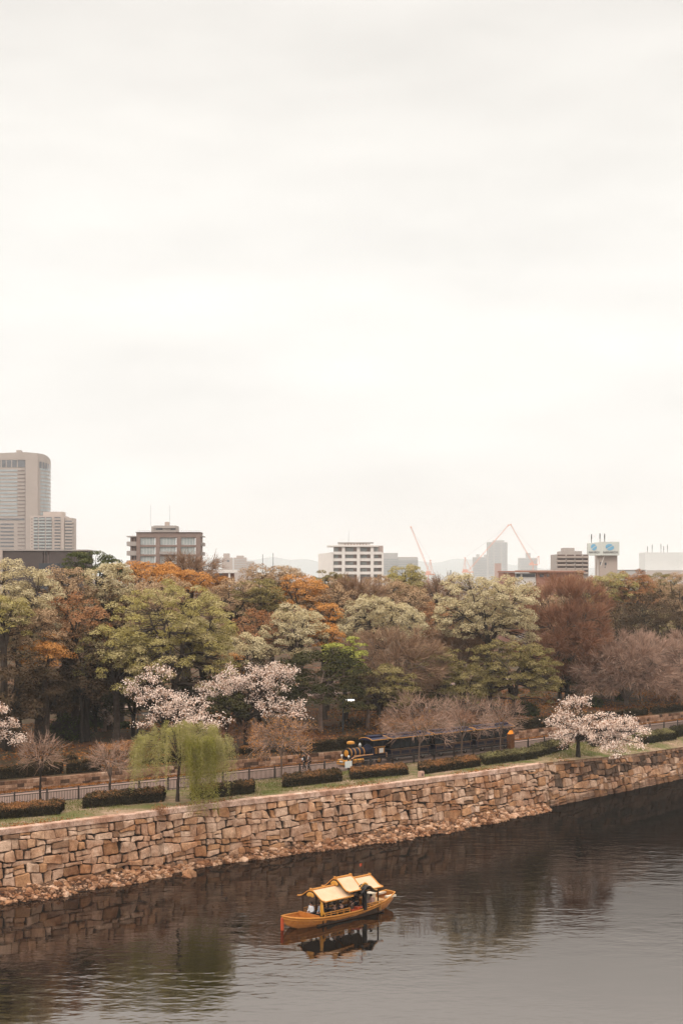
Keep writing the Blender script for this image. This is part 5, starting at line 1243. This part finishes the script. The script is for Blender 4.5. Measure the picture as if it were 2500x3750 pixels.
b = MB(); b.bb((-.12, -.19, .16), (.12, -.183, .42)); b.build('plate', mat('dull_plate', (.18, .12, .09), (.15, .1, .08), 5, .6), n)
x, y, a = fence_pt(1868); n = thing('rusty_pillar', 'rust brown square pillar with a glowing orange beacon in the fence line', 'pillar', (x, y - .12, PZ - .1), a)
b = MB(); b.bb((-.30, -.30, 0), (.30, .30, 1.95)); b.bb((-.32, -.32, 1.95), (.32, .32, 2.02)); b.build('column', mat('rusty_steel', (.16, .065, .025), (.09, .035, .016), 5, .85, .01), n)
b = MB(); b.add([(-.34, -.2, 2.025), (.22, -.2, 2.025), (.22, .2, 2.025), (-.34, .2, 2.025), (.0, -.12, 2.42), (.16, -.12, 2.46), (.16, .12, 2.46), (.0, .12, 2.42)], [(0,3,2,1),(4,5,6,7),(0,1,5,4),(1,2,6,5),(2,3,7,6),(3,0,4,7)])
b.build('beacon', mat('orange_beacon', (.75, .25, .02), (.65, .2, .015), 5, .4, emit=.55), n)

def lamp(label, px, pyt, D, headdx, lit, hlen=.9):
    X = xx(px, D); zb = float(gz(X, D)); zt = zz(pyt, D) - zb
    n = thing('street_lamp', label, 'street lamp', (X, D, zb)); M_p = mat('lamp_pole_grey', (.06, .065, .07), (.05, .055, .06), 3, .5)
    b = MB(); b.tube([(0, 0, -.2), (0, 0, 1.2)], .10, 10); b.tube([(0, 0, 1.2), (0, 0, zt)], [.07, .05], 10); b.tube([(-.35, 0, zt - .02), (headdx, 0, zt + .0)], .035, 6); b.build('pole', M_p, n)
    b = MB(); b.ell((headdx + hlen * .5, 0, zt + .0), (hlen * .62, .24, .12), 14, 6); hd = b.build('lamp_head', M_p if not lit else mat('lamp_shell', (.3, .3, .3), None, 3, .5), n, True)
    b = MB(); b.ell((headdx + hlen * .5, -.08, zt - .05), (hlen * .58, .26, .12), 14, 6)
    b.build('lens', mat('lamp_lens_lit', (.95, .92, .86), (.95, .92, .86), 1, .4, emit=3.0) if lit else mat('lamp_lens', (.42, .38, .35), (.4, .36, .33), 2, .4), hd, True)
lamp('grey street lamp with a lit white head right of the pale forked trunk', 1255, 2562, 161, .35, True)
lamp('grey street lamp with a dull head left of the willow', 506, 2612, 153, .35, False)
lamp('dark street lamp with a pale bar head behind the top of the right cherry tree', 2052, 2508, 200, .3, False)

# ------------------------------------------------------------------ buildings beyond the park
GB = 6.5
M_glass = mat('pale_window_glass', (.31, .34, .35), (.26, .29, .30), .2, .15, 0, .5); M_glassd = mat('dark_window_glass', (.075, .078, .092), (.095, .10, .112), .2, .15, 0, .5); M_glassc = mat('curtained_glass', (.42, .44, .42), (.30, .33, .33), .6, .3, 0, .4)
M_conc = mat('hazed_pale_concrete', (.36, .295, .26), (.33, .27, .235), .1, .85); M_concp = mat('pink_concrete', (.44, .36, .315), (.41, .33, .29), .1, .85); M_white = mat('white_render', (.74, .69, .65), (.69, .64, .60), .15, .85); M_brick = mat('brown_tile', (.25, .175, .15), (.22, .155, .13), .8, .8); M_hall = mat('dark_hall_cladding', (.085, .062, .057), (.07, .052, .048), .5, .8)  # concretes lightened, their colour takes over part of the haze
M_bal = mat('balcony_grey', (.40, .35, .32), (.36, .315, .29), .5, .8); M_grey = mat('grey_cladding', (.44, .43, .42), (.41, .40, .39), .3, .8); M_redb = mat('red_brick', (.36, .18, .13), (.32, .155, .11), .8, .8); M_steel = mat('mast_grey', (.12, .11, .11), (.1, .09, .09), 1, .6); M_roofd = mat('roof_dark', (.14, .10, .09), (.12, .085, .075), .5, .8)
def bld(name, label, D, cat='building'):
    return thing(name, label, cat, (0, D, GB))
class Fac:
    """draw a building in its own plane: photograph rows and columns converted once to metres at its distance"""
    def __init__(s, root, D): s.r = root; s.D = D
    def X(s, px): return xx(px, s.D)
    def Z(s, py): return zz(py, s.D) - GB
    def block(s, nm_, m, x0, x1, top, dep, y0=0.0, bot=None, par=None):
        b = MB(); b.bb((s.X(x0), y0, 0 if bot is None else s.Z(bot)), (s.X(x1), y0 + dep, s.Z(top))); return b.build(nm_, m, par or s.r)
    def pane(s, nm_, m, x0, x1, t, bt, y, th=.3, par=None):
        b = MB(); b.bb((s.X(x0), y - th, s.Z(bt)), (s.X(x1), y, s.Z(t))); return b.build(nm_, m, par or s.r)
def mast(label, px, top, bot, D, w=.12, cross=0, name='mast'):
    b = MB(); z0, z1 = zz(bot, D), zz(top, D); b.tube([(0, 0, 0), (0, 0, z1 - z0)], w, 5)
    for k in range(cross): b.box((0, 0, (z1 - z0) * (.55 + .18 * k)), (w * 2.6, w * 2, w * 9))
    o = b.build(name, M_steel); o.location = (xx(px, D), D, z0); tag(o, label, 'antenna'); return o

# office tower at the left edge
D = 1350; r = bld('office_tower', 'tall beige office tower with a curved top and banded windows at the left edge', D); f = Fac(r, D)
X0, X1, X2, X3 = f.X(-90), f.X(95), f.X(140), f.X(187)
b = MB(); H = f.Z(1684)
def cvt(t, o_=0.0):
    d_ = 1 + 26 * (1 - math.cos(t)); return (xx(140 + 47 * math.sin(t) + o_, 1350 + d_), d_ - o_)
poly = [(X0, 0), (X1, 0), (X1, -1.2), (X2, -1.2), (X2 + 1, 1)] + [cvt(t) for t in np.linspace(.15, 1.57, 9)] + [(xx(187, D + 45), 45), (X0, 45)]
b.prism(poly, 0, H); b.build('wall', M_conc, r)
b = MB(); base_ = [(X0, 0), ((X0 + X1) / 2, 0), (X1, -1.2), (X2, -1.2)] + [cvt(t) for t in np.linspace(.2, 1.57, 8)]
tops_ = [f.Z(v) for v in (1664, 1659, 1656, 1660)] + [f.Z(1661 + 23 * (k / 7) ** 1.6) for k in range(8)]
b.sheet([[(p[0], p[1], H) for p in base_], [(p[0], p[1], max(z_, H + .05)) for p, z_ in zip(base_, tops_)], [(p[0] / (1350 + p[1]) * 1395, 45, H) for p in base_]]); b.build('crown', M_conc, r)
f.block('roof_plant', M_conc, 52, 68, 1645, 8, 10, 1664)
for x0, x1 in ((-60, -40), (-32, -14), (-8, 3), (8, 22), (26, 42), (46, 63), (67, 94)): f.pane('window', M_glassd, x0, x1, 1685, 1711, 0)
for i in range(13):
    y = 1719 + i * 13.6; f.pane('window', M_glass, -80, 65, y + .5, y + 7.5, 0); f.pane('ledge', M_roofd, 67, 92, y + 3, y + 5.5, 0, .5)
f.pane('window', M_glassd, -80, 91, 1898, 1905, 0)
for i in range(8):
    y = 1917 + i * 13.4; f.pane('window', M_glassd, 3, 52, y, y + 5.5, 0); f.pane('window', M_glassd, -80, -5, y, y + 5.5, 0); f.pane('ledge', M_roofd, 66, 92, y, y + 2, 0, .5)
f.pane('recess', M_roofd, 93.5, 95.5, 1685, 2100, -.9, .32)
for i in range(17):
    z = f.Z(1722 + i * 13.6); b = MB(); cv = [cvt(t, .25) for t in np.linspace(.2, 1.5, 9)]
    b.sheet([[(c[0], c[1] - .15, z) for c in cv], [(c[0], c[1] - .15, z + 2.2) for c in cv]]); b.build('window', M_glass, r)
for k in range(5):
    t0, t1 = .12 + k * .25, .30 + k * .25; b = MB(); cv = [cvt(t, .3) for t in (t0, t1)]
    b.sheet([[(c[0], c[1] - .2, f.Z(1714 + k * 2)) for c in cv], [(c[0], c[1] - .2, f.Z(1690 + k * 2)) for c in cv]]); b.build('window', M_glassd, r)
# residential tower
D = 1230; r = bld('apartment_tower', 'pale pink apartment tower with rows of balconies in front of the office tower', D); f = Fac(r, D)
f.block('wall', M_concp, 112, 200, 1888, 24); f.block('wall', M_concp, 201, 236, 1889, 24, -1.5); f.block('wall', M_concp, 236.3, 262, 1896, 22, 1.5); f.block('roof_plant', M_concp, 155, 226, 1873, 14, 5, 1889)
for i in range(11):
    y = 1894 + i * 11.35
    for x0, x1, y0 in ((125, 140, 0), (144, 166, 0), (170, 191, 0), (202, 224, -1.5)):
        f.pane('window', M_glassd, x0, x1, y, y + 4.2, y0, .2); f.pane('balcony', M_glassc if x0 != 202 else M_concp, x0, x1, y + 4.6, y + 9, y0, .9)
    f.pane('window', M_roofd, 116, 120, y + 5, y + 8, 0, .2)
    if i: f.pane('window', M_glassd, 238, 264, y + 1, y + 5.5, 1.5, .3); b = MB(); b.bb((f.X(237), -.3, f.Z(y + 11)), (f.X(268), 12, f.Z(y + 6))); b.build('balcony', M_concp, r)
# dark hall
D = 430; r = bld('hall', 'long dark brown windowless hall at the foot of the towers', D); f = Fac(r, D)
f.block('wall', M_hall, -120, 158, 2017, 9); f.block('wall', M_hall, 182, 321, 2017, 9); f.block('wall', M_hall, 158.5, 181.5, 2017.5, 8, .6)
f.block('roof_edge', M_bal, -125, 324, 2012.5, 9.8, -.4, 2016.7)
for x0, x1 in ((160, 165), (174, 180)): f.pane('seam', M_roofd, x0, x1, 2019, 2110, .6, .2)
f.block('corner_pier', M_concp, -20, 12, 2014, 3, -.8); f.block('annex', mat('slate_annex', (.05, .055, .065), (.04, .045, .055), .5, .6), 172, 240, 2064, 10, -11)
# brown apartment block
D = 480; r = bld('apartment_block', 'brown tiled apartment block with white framed windows and side balconies', D); f = Fac(r, D)
M_fr = mat('window_frame_white', (.55, .54, .52), (.5, .49, .47), 1, .5)
cols = ((514, 570), (586, 647), (663, 717)); rowsy = [(1968 + i * 34.5, 1995 + i * 34.5) for i in range(5)]
b = MB()
xsb = [500] + [v for c in cols for v in c] + [733]
for i in range(0, 8, 2): b.bb((f.X(xsb[i]), 0, 0), (f.X(xsb[i + 1]), 9, f.Z(1950)))
for c in cols:
    yt = 1950
    for (t_, b_) in rowsy: b.bb((f.X(c[0]), 0.02, f.Z(t_)), (f.X(c[1]), 8.9, f.Z(yt) - .02)); yt = b_
    b.bb((f.X(c[0]), .02, 0), (f.X(c[1]), 8.9, f.Z(yt)))
b.build('wall', M_brick, r)
f.block('roof_edge', M_roofd, 497, 735, 1948.5, 9.6, -.3, 1950)
for c in cols:
    for (t_, b_) in rowsy:
        q = f.pane('window', M_glassc, c[0], c[1] - 3, t_ + .5, b_ - .3, .55, .1)
        for k in range(1, 5): f.pane('frame', M_fr, c[0] + (c[1] - c[0]) * k / 5 - .9, c[0] + (c[1] - c[0]) * k / 5 + .9, t_ + .5, b_ - .5, .44, .1, q)
f.pane('balcony', M_bal, 586, 646, 2020, 2029, -.02, .9)
for k, (t_, b_) in enumerate(((1962, 1966), (1983, 1999), (2017, 2034), (2052, 2070))):
    b = MB(); b.bb((f.X(462), 1.5, f.Z(b_)), (f.X(499.7), 8, f.Z(t_))); b.build('balcony', M_bal, r)
    b = MB(); b.bb((f.X(733.3), 3, f.Z(b_)), (f.X(744), 8, f.Z(max(t_, b_ - 4 if k == 0 else b_ - 13)))); b.build('balcony', M_bal, r)
b = MB(); b.bb((f.X(474), 2.5, 0), (f.X(499.5), 8, f.Z(1963))); b.build('side_wing', M_roofd, r)
for k, (x0, x1) in enumerate(((476, 481), (486, 491))):
    b = MB(); b.bb((f.X(x0), 2.2, 0), (f.X(x1), 2.45, f.Z(1963))); b.build('pier', M_brick, r)
f.block('penthouse', M_bal, 550, 641, 1926, 9, 3, 1948); f.block('penthouse_roof', M_bal, 560, 640, 1923.5, 10, 2.5, 1933)
f.pane('opening', M_glassd, 568, 592, 1933.5, 1939, 2.98, .1); f.pane('opening', M_glassd, 622, 640, 1933.5, 1939, 2.98, .1); f.block('roof_plant', M_concp, 597, 611, 1909, 3, 5, 1926)
b = MB()
for px in np.arange(503, 732, 9): b.tube([(f.X(px), .2, f.Z(1948)), (f.X(px), .2, f.Z(1943))], .03, 4)
b.tube([(f.X(503), .2, f.Z(1943)), (f.X(731), .2, f.Z(1943))], .03, 4); b.build('roof_rail', M_bal, r)
mast('thin mast left of the centre on the roof of the brown apartment block', 553, 1850, 1926, 484, .03); mast('thin mast right of the centre on the roof of the brown apartment block', 622, 1850, 1926, 484, .03)
# low white structure
D = 420; r = bld('pavilion', 'low white flat roofed structure on pillars right of the brown apartment block', D); f = Fac(r, D)
f.block('roof', M_white, 745, 868, 2087, 10, 0, 2097)
for x_ in (770, 836): f.block('pillar', M_white, x_, x_ + 7, 2097.2, 1.0, .3)
f.block('back_wall', M_redb, 778, 850, 2099, 1, 8); f.pane('window', M_glassd, 782, 808, 2100, 2107, 7.98, .1)
# two pale distant houses
D = 1700; r = bld('pale_house', 'small pale stepped building with one dark window, far off beyond the pavilion', D); f = Fac(r, D)
f.block('wall', M_concp, 813, 851, 2042, 10); f.block('roof_plant', M_concp, 818, 840, 2027, 7, 1, 2042); f.pane('window', M_glassd, 831, 840, 2051, 2058, 0)
D = 1750; r = bld('pale_flats', 'pale terraced flats with window bands, right of the small stepped building', D); f = Fac(r, D)
f.block('wall', M_concp, 856, 902, 2042, 10); f.block('wall', M_concp, 902.3, 930, 2056, 10, .5); f.block('roof_plant', M_concp, 866, 892, 2035, 6, 1, 2042)
for i in range(5): f.pane('window', M_grey, 858, 900, 2048 + i * 9, 2051.5 + i * 9, 0, .2); f.pane('window', M_grey, 904, 929, 2060 + i * 9, 2063 + i * 9, .5, .2)
mast('left of the two thin poles standing over the orange brown treetops', 962, 2030, 2100, 500, .10, name='pole'); mast('right of the two thin poles standing over the orange brown treetops', 1000, 2025, 2100, 500, .10, name='pole')
# white apartment block
D = 640; r = bld('white_apartment_block', 'white apartment block with a grid of recessed balconies and a blank left wall', D); f = Fac(r, D)
b = MB(); b.add([(f.X(1163), 14, 0), (f.X(1219.5), 0, 0), (f.X(1219.5), 18, 0), (f.X(1163), 18, 0), (f.X(1163), 14, f.Z(2027)), (f.X(1219.5), 0, f.Z(2022)), (f.X(1219.5), 18, f.Z(2022)), (f.X(1163), 18, f.Z(2027))], [(0,3,2,1),(4,5,6,7),(0,1,5,4),(1,2,6,5),(2,3,7,6),(3,0,4,7)]); b.build('side_wall', M_white, r)
piers = ((1220, 1221), (1251, 1263), (1306, 1318), (1356, 1368), (1397, 1404))
b = MB()
for i, (x0, x1) in enumerate(piers): b.bb((f.X(x0), 0, 0), (f.X(x1), 2.2, f.Z(1995 if 0 < i < 4 else 2023)))
for k, (t_, b_) in enumerate(((2020, 2030.5), (2044.5, 2055), (2069, 2079.5), (2093, 2103.5))):
    for i in range(4): b.bb((f.X(piers[i][1]) + .01, .25, f.Z(b_)), (f.X(piers[i + 1][0]) - .01, 2.1, f.Z(t_)))
b.bb((f.X(1221), .2, f.Z(2003.5)), (f.X(1385), 2.2, f.Z(1997))); b.build('wall', M_white, r)
b = MB(); b.bb((f.X(1221), 2.3, 0), (f.X(1403), 12, f.Z(1998))); b.build('core', mat('recess_brown', (.40, .31, .28), (.36, .27, .24), .3, .8), r)
for (t_, b_) in ((2004, 2020), (2031, 2044), (2056, 2069), (2080, 2093), (2104, 2112)):
    for i in range(4): f.pane('window', M_glassc, piers[i][1] + 2, piers[i + 1][0] - 13, t_ + 2, b_ - 1, 2.28, .15)
f.block('roof', M_white, 1197, 1387, 1997.5, 18, -.6, 2002); f.block('parapet', M_white, 1237, 1355, 1988, 12, .3, 1997.3); f.block('cornice', M_bal, 1236, 1368, 1986, 12.6, -.2, 1988.2)
for i in range(8): b = MB(); b.bb((f.X(1262 + i * 11), .15, f.Z(1995)), (f.X(1265 + i * 11), .28, f.Z(1991))); b.build('vent', M_redb, r)
mast('thin mast on the roof of the white apartment block', 1276, 1945, 1986, 645, .05)
# grey offices
D = 1900; r = bld('grey_office_block', 'grey office block with thin floor bands right of the white apartment block', D); f = Fac(r, D)
f.block('wall', M_grey, 1404.5, 1456, 2025, 25); f.block('wall', M_grey, 1456.3, 1530, 2044, 24, .5)
for i in range(9): f.pane('window', M_glass, 1456.5, 1529, 2053 + i * 6.5, 2056 + i * 6.5, .5, .3); f.pane('window', M_glass, 1405, 1455.5, 2047 + i * 6.5, 2050 + i * 6.5, 0, .3)
f.block('parapet', M_bal, 1458, 1528, 2040, 10, 2, 2048)
# grey high-rise
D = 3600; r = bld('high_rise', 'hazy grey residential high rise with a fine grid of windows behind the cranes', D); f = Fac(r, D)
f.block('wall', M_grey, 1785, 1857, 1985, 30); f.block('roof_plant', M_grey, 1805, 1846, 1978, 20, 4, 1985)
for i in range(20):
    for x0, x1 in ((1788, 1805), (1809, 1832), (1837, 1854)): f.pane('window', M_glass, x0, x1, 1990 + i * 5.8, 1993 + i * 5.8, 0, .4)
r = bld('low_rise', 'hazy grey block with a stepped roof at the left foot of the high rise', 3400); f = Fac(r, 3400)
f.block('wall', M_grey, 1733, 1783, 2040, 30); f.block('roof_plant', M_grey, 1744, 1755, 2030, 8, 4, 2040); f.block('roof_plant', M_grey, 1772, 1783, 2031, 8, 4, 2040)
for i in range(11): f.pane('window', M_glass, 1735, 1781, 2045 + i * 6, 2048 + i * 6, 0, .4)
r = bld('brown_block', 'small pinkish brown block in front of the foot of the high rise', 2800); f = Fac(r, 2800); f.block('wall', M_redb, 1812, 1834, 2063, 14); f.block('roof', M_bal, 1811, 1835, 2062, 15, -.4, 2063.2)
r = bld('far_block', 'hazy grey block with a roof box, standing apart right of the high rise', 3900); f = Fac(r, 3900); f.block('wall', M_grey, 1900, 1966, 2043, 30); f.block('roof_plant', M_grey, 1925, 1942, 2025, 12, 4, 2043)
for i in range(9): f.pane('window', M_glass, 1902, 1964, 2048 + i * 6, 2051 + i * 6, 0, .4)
# red brick building
D = 380; r = bld('brick_building', 'low red brick building with a flat overhanging roof behind the round pale green tree', D); f = Fac(r, D)
f.block('wall', M_redb, 1845, 1884, 2097, 14); f.block('wall', M_white, 1884.3, 1962, 2099, 13, .6); f.block('wall', M_redb, 1962.3, 2135, 2096, 14, .3); f.block('roof', M_redb, 1842, 2140, 2091, 15.5, -.7, 2096); f.block('roof_edge', M_concp, 1905, 2138, 2087.5, 12, .4, 2090.8)
for x0, x1 in ((1890, 1905), (1912, 1958), (1975, 1990), (2000, 2020)): f.pane('window', M_glassd, x0, x1, 2102, 2113, .3 if x0 > 1962 else .6, .12)
# beige flats
D = 560; r = bld('beige_flats', 'beige stepped apartment block with dark balcony bands left of the billboard', D); f = Fac(r, D)
f.block('wall', M_bal, 2036, 2153, 2030, 16); f.block('wall', M_bal, 2058, 2130, 2018, 14, .4, 2030); f.block('roof_plant', M_bal, 2066, 2105, 2006, 8, 2, 2018)
for i in range(5):
    y = 2031 + i * 14.5
    for x0, x1 in ((2040, 2068), (2074, 2100), (2106, 2128), (2134, 2151)): f.pane('window', M_roofd, x0, x1, y, y + 5.5, 0, .15); f.pane('balcony', M_concp, x0 - 2, x1 + 1, y + 6, y + 12, -.02, 1.0)
# billboard building
D = 620; r = bld('billboard_building', 'pinkish building carrying a white rooftop billboard with blue round emblems', D); f = Fac(r, D)
f.block('wall', M_concp, 2196, 2262, 2033.5, 10, 2); f.pane('window', M_glassd, 2198, 2203, 2058, 2070, 2, .12); f.pane('window', M_glassd, 2215, 2222, 2060, 2070, 2, .12); f.pane('window', M_glassd, 2215, 2219, 2075, 2079, 2, .12)
bb = MB(); bb.add([(f.X(2157), 4, f.Z(2034)), (f.X(2204), 0, f.Z(2034)), (f.X(2266), 0, f.Z(2034)), (f.X(2266), 6, f.Z(2034)), (f.X(2157), 7, f.Z(2034)), (f.X(2157), 4, f.Z(1989)), (f.X(2204), 0, f.Z(1984)), (f.X(2266), 0, f.Z(1984)), (f.X(2266), 6, f.Z(1984)), (f.X(2157), 7, f.Z(1988))], [(4, 3, 2, 1, 0), (5, 6, 7, 8, 9), (0, 1, 6, 5), (1, 2, 7, 6), (2, 3, 8, 7), (3, 4, 9, 8), (4, 0, 5, 9)])
sign = bb.build('billboard', mat('billboard_white', (.58, .59, .55), (.55, .56, .52), .3, .7), r)
M_blue = mat('emblem_blue', (.16, .40, .58), (.15, .37, .55), .5, .6); M_let = mat('letter_grey', (.10, .09, .09), (.09, .08, .08), .5, .7)
def place(u, py, left):
    if left: x = f.X(2157 + (2204 - 2157) * u); return (x, 4 - 4 * u, f.Z(py))
    return (f.X(2204 + 62 * u), 0, f.Z(py))
for left, cu, cw in ((True, .40, .19), (False, .43, .23)):
    for half in (0, 1):
        b = MB(); pts = []
        for k in range(17):
            t = math.radians(35 + (180 if half else 0)) + math.pi * k / 16; du, dv = math.cos(t), math.sin(t)
            o_ = .14 * (1 if half == 0 else -1); nx, ny = -math.sin(math.radians(35)), math.cos(math.radians(35))
            p = place(cu + (du + nx * o_) * cw, 2003.5 - (dv + ny * o_) * 10.5, left); pts.append((p[0], p[1] - .12, p[2]))
        b.add(pts + [(p[0], p[1] + .1, p[2]) for p in pts], [tuple(range(17))] + [(i, (i + 1) % 17, 17 + (i + 1) % 17, 17 + i) for i in range(17)]); b.build('emblem', M_blue, sign)
    cu_ = bpy.data.curves.new('lettering', 'FONT'); cu_.body = 'NAKARICH'; cu_.size = 1.0; cu_.align_x = 'CENTER'; cu_.align_y = 'CENTER'; cu_.extrude = .03; cu_.offset = .012
    o = bpy.data.objects.new('lettering', cu_); link(o); dg = bpy.context.evaluated_depsgraph_get(); dg.update(); me = bpy.data.meshes.new_from_object(o.evaluated_get(dg)); bpy.data.objects.remove(o)
    me.materials.clear(); me.materials.append(M_let); o = link(bpy.data.objects.new('lettering', me), sign); wv = [v.co.x for v in me.vertices]; wid = max(wv) - min(wv)
    p = place(.42 if left else .47, 2022.5, left); a_ = math.atan2(-4, f.X(2204) - f.X(2157)) if left else 0
    L_ = (math.hypot(4, f.X(2204) - f.X(2157)) * .72) if left else (f.X(2266) - f.X(2204)) * .84
    o.location = (p[0], p[1] - .12, p[2]); o.rotation_euler = (math.pi / 2, 0, a_); o.scale = (L_ / wid, 1.25, 1)
b = MB()
for px, lean_ in ((2181, 0), (2190, 0), (2194, 0)): b.tube([(f.X(px), 3, 0), (f.X(px), 3, f.Z(2034))], .13, 5)
b.tube([(f.X(2199), 1.0, f.Z(2072)), (f.X(2212), .6, f.Z(2036))], .16, 5); b.build('billboard_struts', M_white, r)
for px, top, lab in ((2164, 1956, 'leftmost of the three antennas on the billboard'), (2195, 1952, 'middle antenna on the billboard'), (2212, 1954, 'rightmost of the three antennas on the billboard')): mast(lab, px, top, 1987, 623, .16, 2, 'antenna')
# white hall at the right edge
D = 2000; r = bld('white_hall', 'long white windowless building faint against the sky at the right edge', D); f = Fac(r, D)
f.block('wall', mat('white_cladding', (.70, .70, .68), (.66, .66, .64), .05, .8), 2360, 2640, 2023, 40); f.block('base', M_concp, 2366, 2640, 2090, 6, -7); f.block('base_edge', M_bal, 2364, 2640, 2088.5, 6.5, -7.3, 2090)
for px, top, lab in ((2369, 2000, 'first antenna from the left on the white building at the right edge'), (2386, 1993, 'second antenna from the left on the white building at the right edge'), (2418, 1990, 'thin antenna between the two pairs on the white building at the right edge'), (2428, 1999, 'short wide antenna on the white building at the right edge'), (2442, 1994, 'rightmost antenna on the white building at the right edge')): mast(lab, px, top, 2024, 2010, .35, 2, 'antenna')
D = 820; r = bld('pale_shed', 'low pale grey building between the billboard and the white building', D); f = Fac(r, D); f.block('wall', M_grey, 2262, 2362, 2088, 20); f.block('roof', M_bal, 2260, 2364, 2086.5, 21, -.4, 2088)
mast('dark pole standing behind the treetops right of the left crane', 1649, 2088, 2125, 420, .14, name='pole')

# cranes
M_or = mat('hazed_crane_orange', (.72, .33, .22), (.68, .30, .19), .5, .6)  # orange paled so the paint itself holds some of the haze
def lattice(b, A, B, w, n, r=.12):
    A, B = Vector(A), Vector(B); d = (B - A).normalized(); u = d.cross(Vector((0, 1, 0))).normalized() * w; v = Vector((0, w, 0)); cs = [u + v, u - v, -u - v, -u + v]
    for c in cs: b.tube([A + c, B + c * .5], r, 4)
    for k in range(n):
        t0, t1 = k / n, (k + 1) / n
        for i in range(4):
            c0 = cs[i] * (1 - t0 * .5); c1 = cs[(i + 1) % 4] * (1 - t1 * .5); b.tube([A.lerp(B, t0) + c0, A.lerp(B, t1) + c1], r * .7, 3)
def crane(label, D, bx, bt, hx0, hx1, hy, ap, tip, tipy, cw=None):
    r = thing('tower_crane', label, 'crane', (xx(bx, D), D, GB)); X = lambda p: xx(p, D) - xx(bx, D); Z = lambda p: zz(p, D) - GB
    b = MB(); lattice(b, (0, 0, 0), (0, 0, Z(bt)), 1.4, 24, .25); b.build('mast', M_or, r)
    b = MB(); b.bb((X(hx0), -2, Z(bt + 4)), (X(hx1), 2, Z(bt))); b.bb((X(hx0 + 3), -1.6, Z(bt)), (X((hx0 + hx1) / 2), 1.6, Z(hy))); b.build('cab_platform', M_or, r)
    b = MB()
    for q in (hx0 + 4, hx1 - 5): b.tube([(X(q), 0, Z(bt)), (X(ap[0]), 0, Z(ap[1]))], .30, 4)
    lattice(b, (X(ap[0] + 2), 0, Z(bt)), (X(ap[0]), 0, Z(ap[1])), .8, 8, .14); b.bb((X(ap[0] - 4), -1, Z(ap[1] + 2)), (X(ap[0] + 4), 1, Z(ap[1]))); b.build('frame', M_or, r)
    b = MB(); lattice(b, (X((hx0 + hx1) / 2), 0, Z(bt)), (X(tip), 0, Z(tipy)), 1.1, 22, .20); b.bb((X(tip - 3), -1, Z(tipy + 2)), (X(tip + 3), 1, Z(tipy - 3))); b.build('jib', M_or, r)
    b = MB(); b.tube([(X(ap[0]), 0, Z(ap[1])), (X(tip), 0, Z(tipy))], .10, 4); b.build('cable', M_steel, r)
crane('pink orange tower crane with its jib leaning left, left of the high rise', 2300, 1567, 2102, 1555, 1592, 2092, (1575, 2051), 1504, 1931)
crane('pale orange tower crane with a long jib rising to the right over the high rise', 2600, 1719, 2093, 1690, 1732, 2085, (1702, 2042), 1860, 1924)
crane('pale orange tower crane with a long jib rising to the left over the high rise', 2700, 1950, 2066, 1935, 1968, 2060, (1971, 2037), 1869, 1922)

# ------------------------------------------------------------------ haze: the air between here and the hills
def haze():
    b = MB(); b.bb((-9000, -200, -1.5), (9000, 11900, 215)); 
    m, N, L = nm('thin_haze'); o = N.new('ShaderNodeOutputMaterial'); v = N.new('ShaderNodeVolumePrincipled')
    v.inputs['Color'].default_value = (.985, .985, .985, 1); v.inputs['Density'].default_value = HAZE_D; v.inputs['Anisotropy'].default_value = 0.0
    L.new(v.outputs[0], o.inputs['Volume']); tag(b.build('haze', m), kind='stuff')
HAZE_D = .00013
haze()
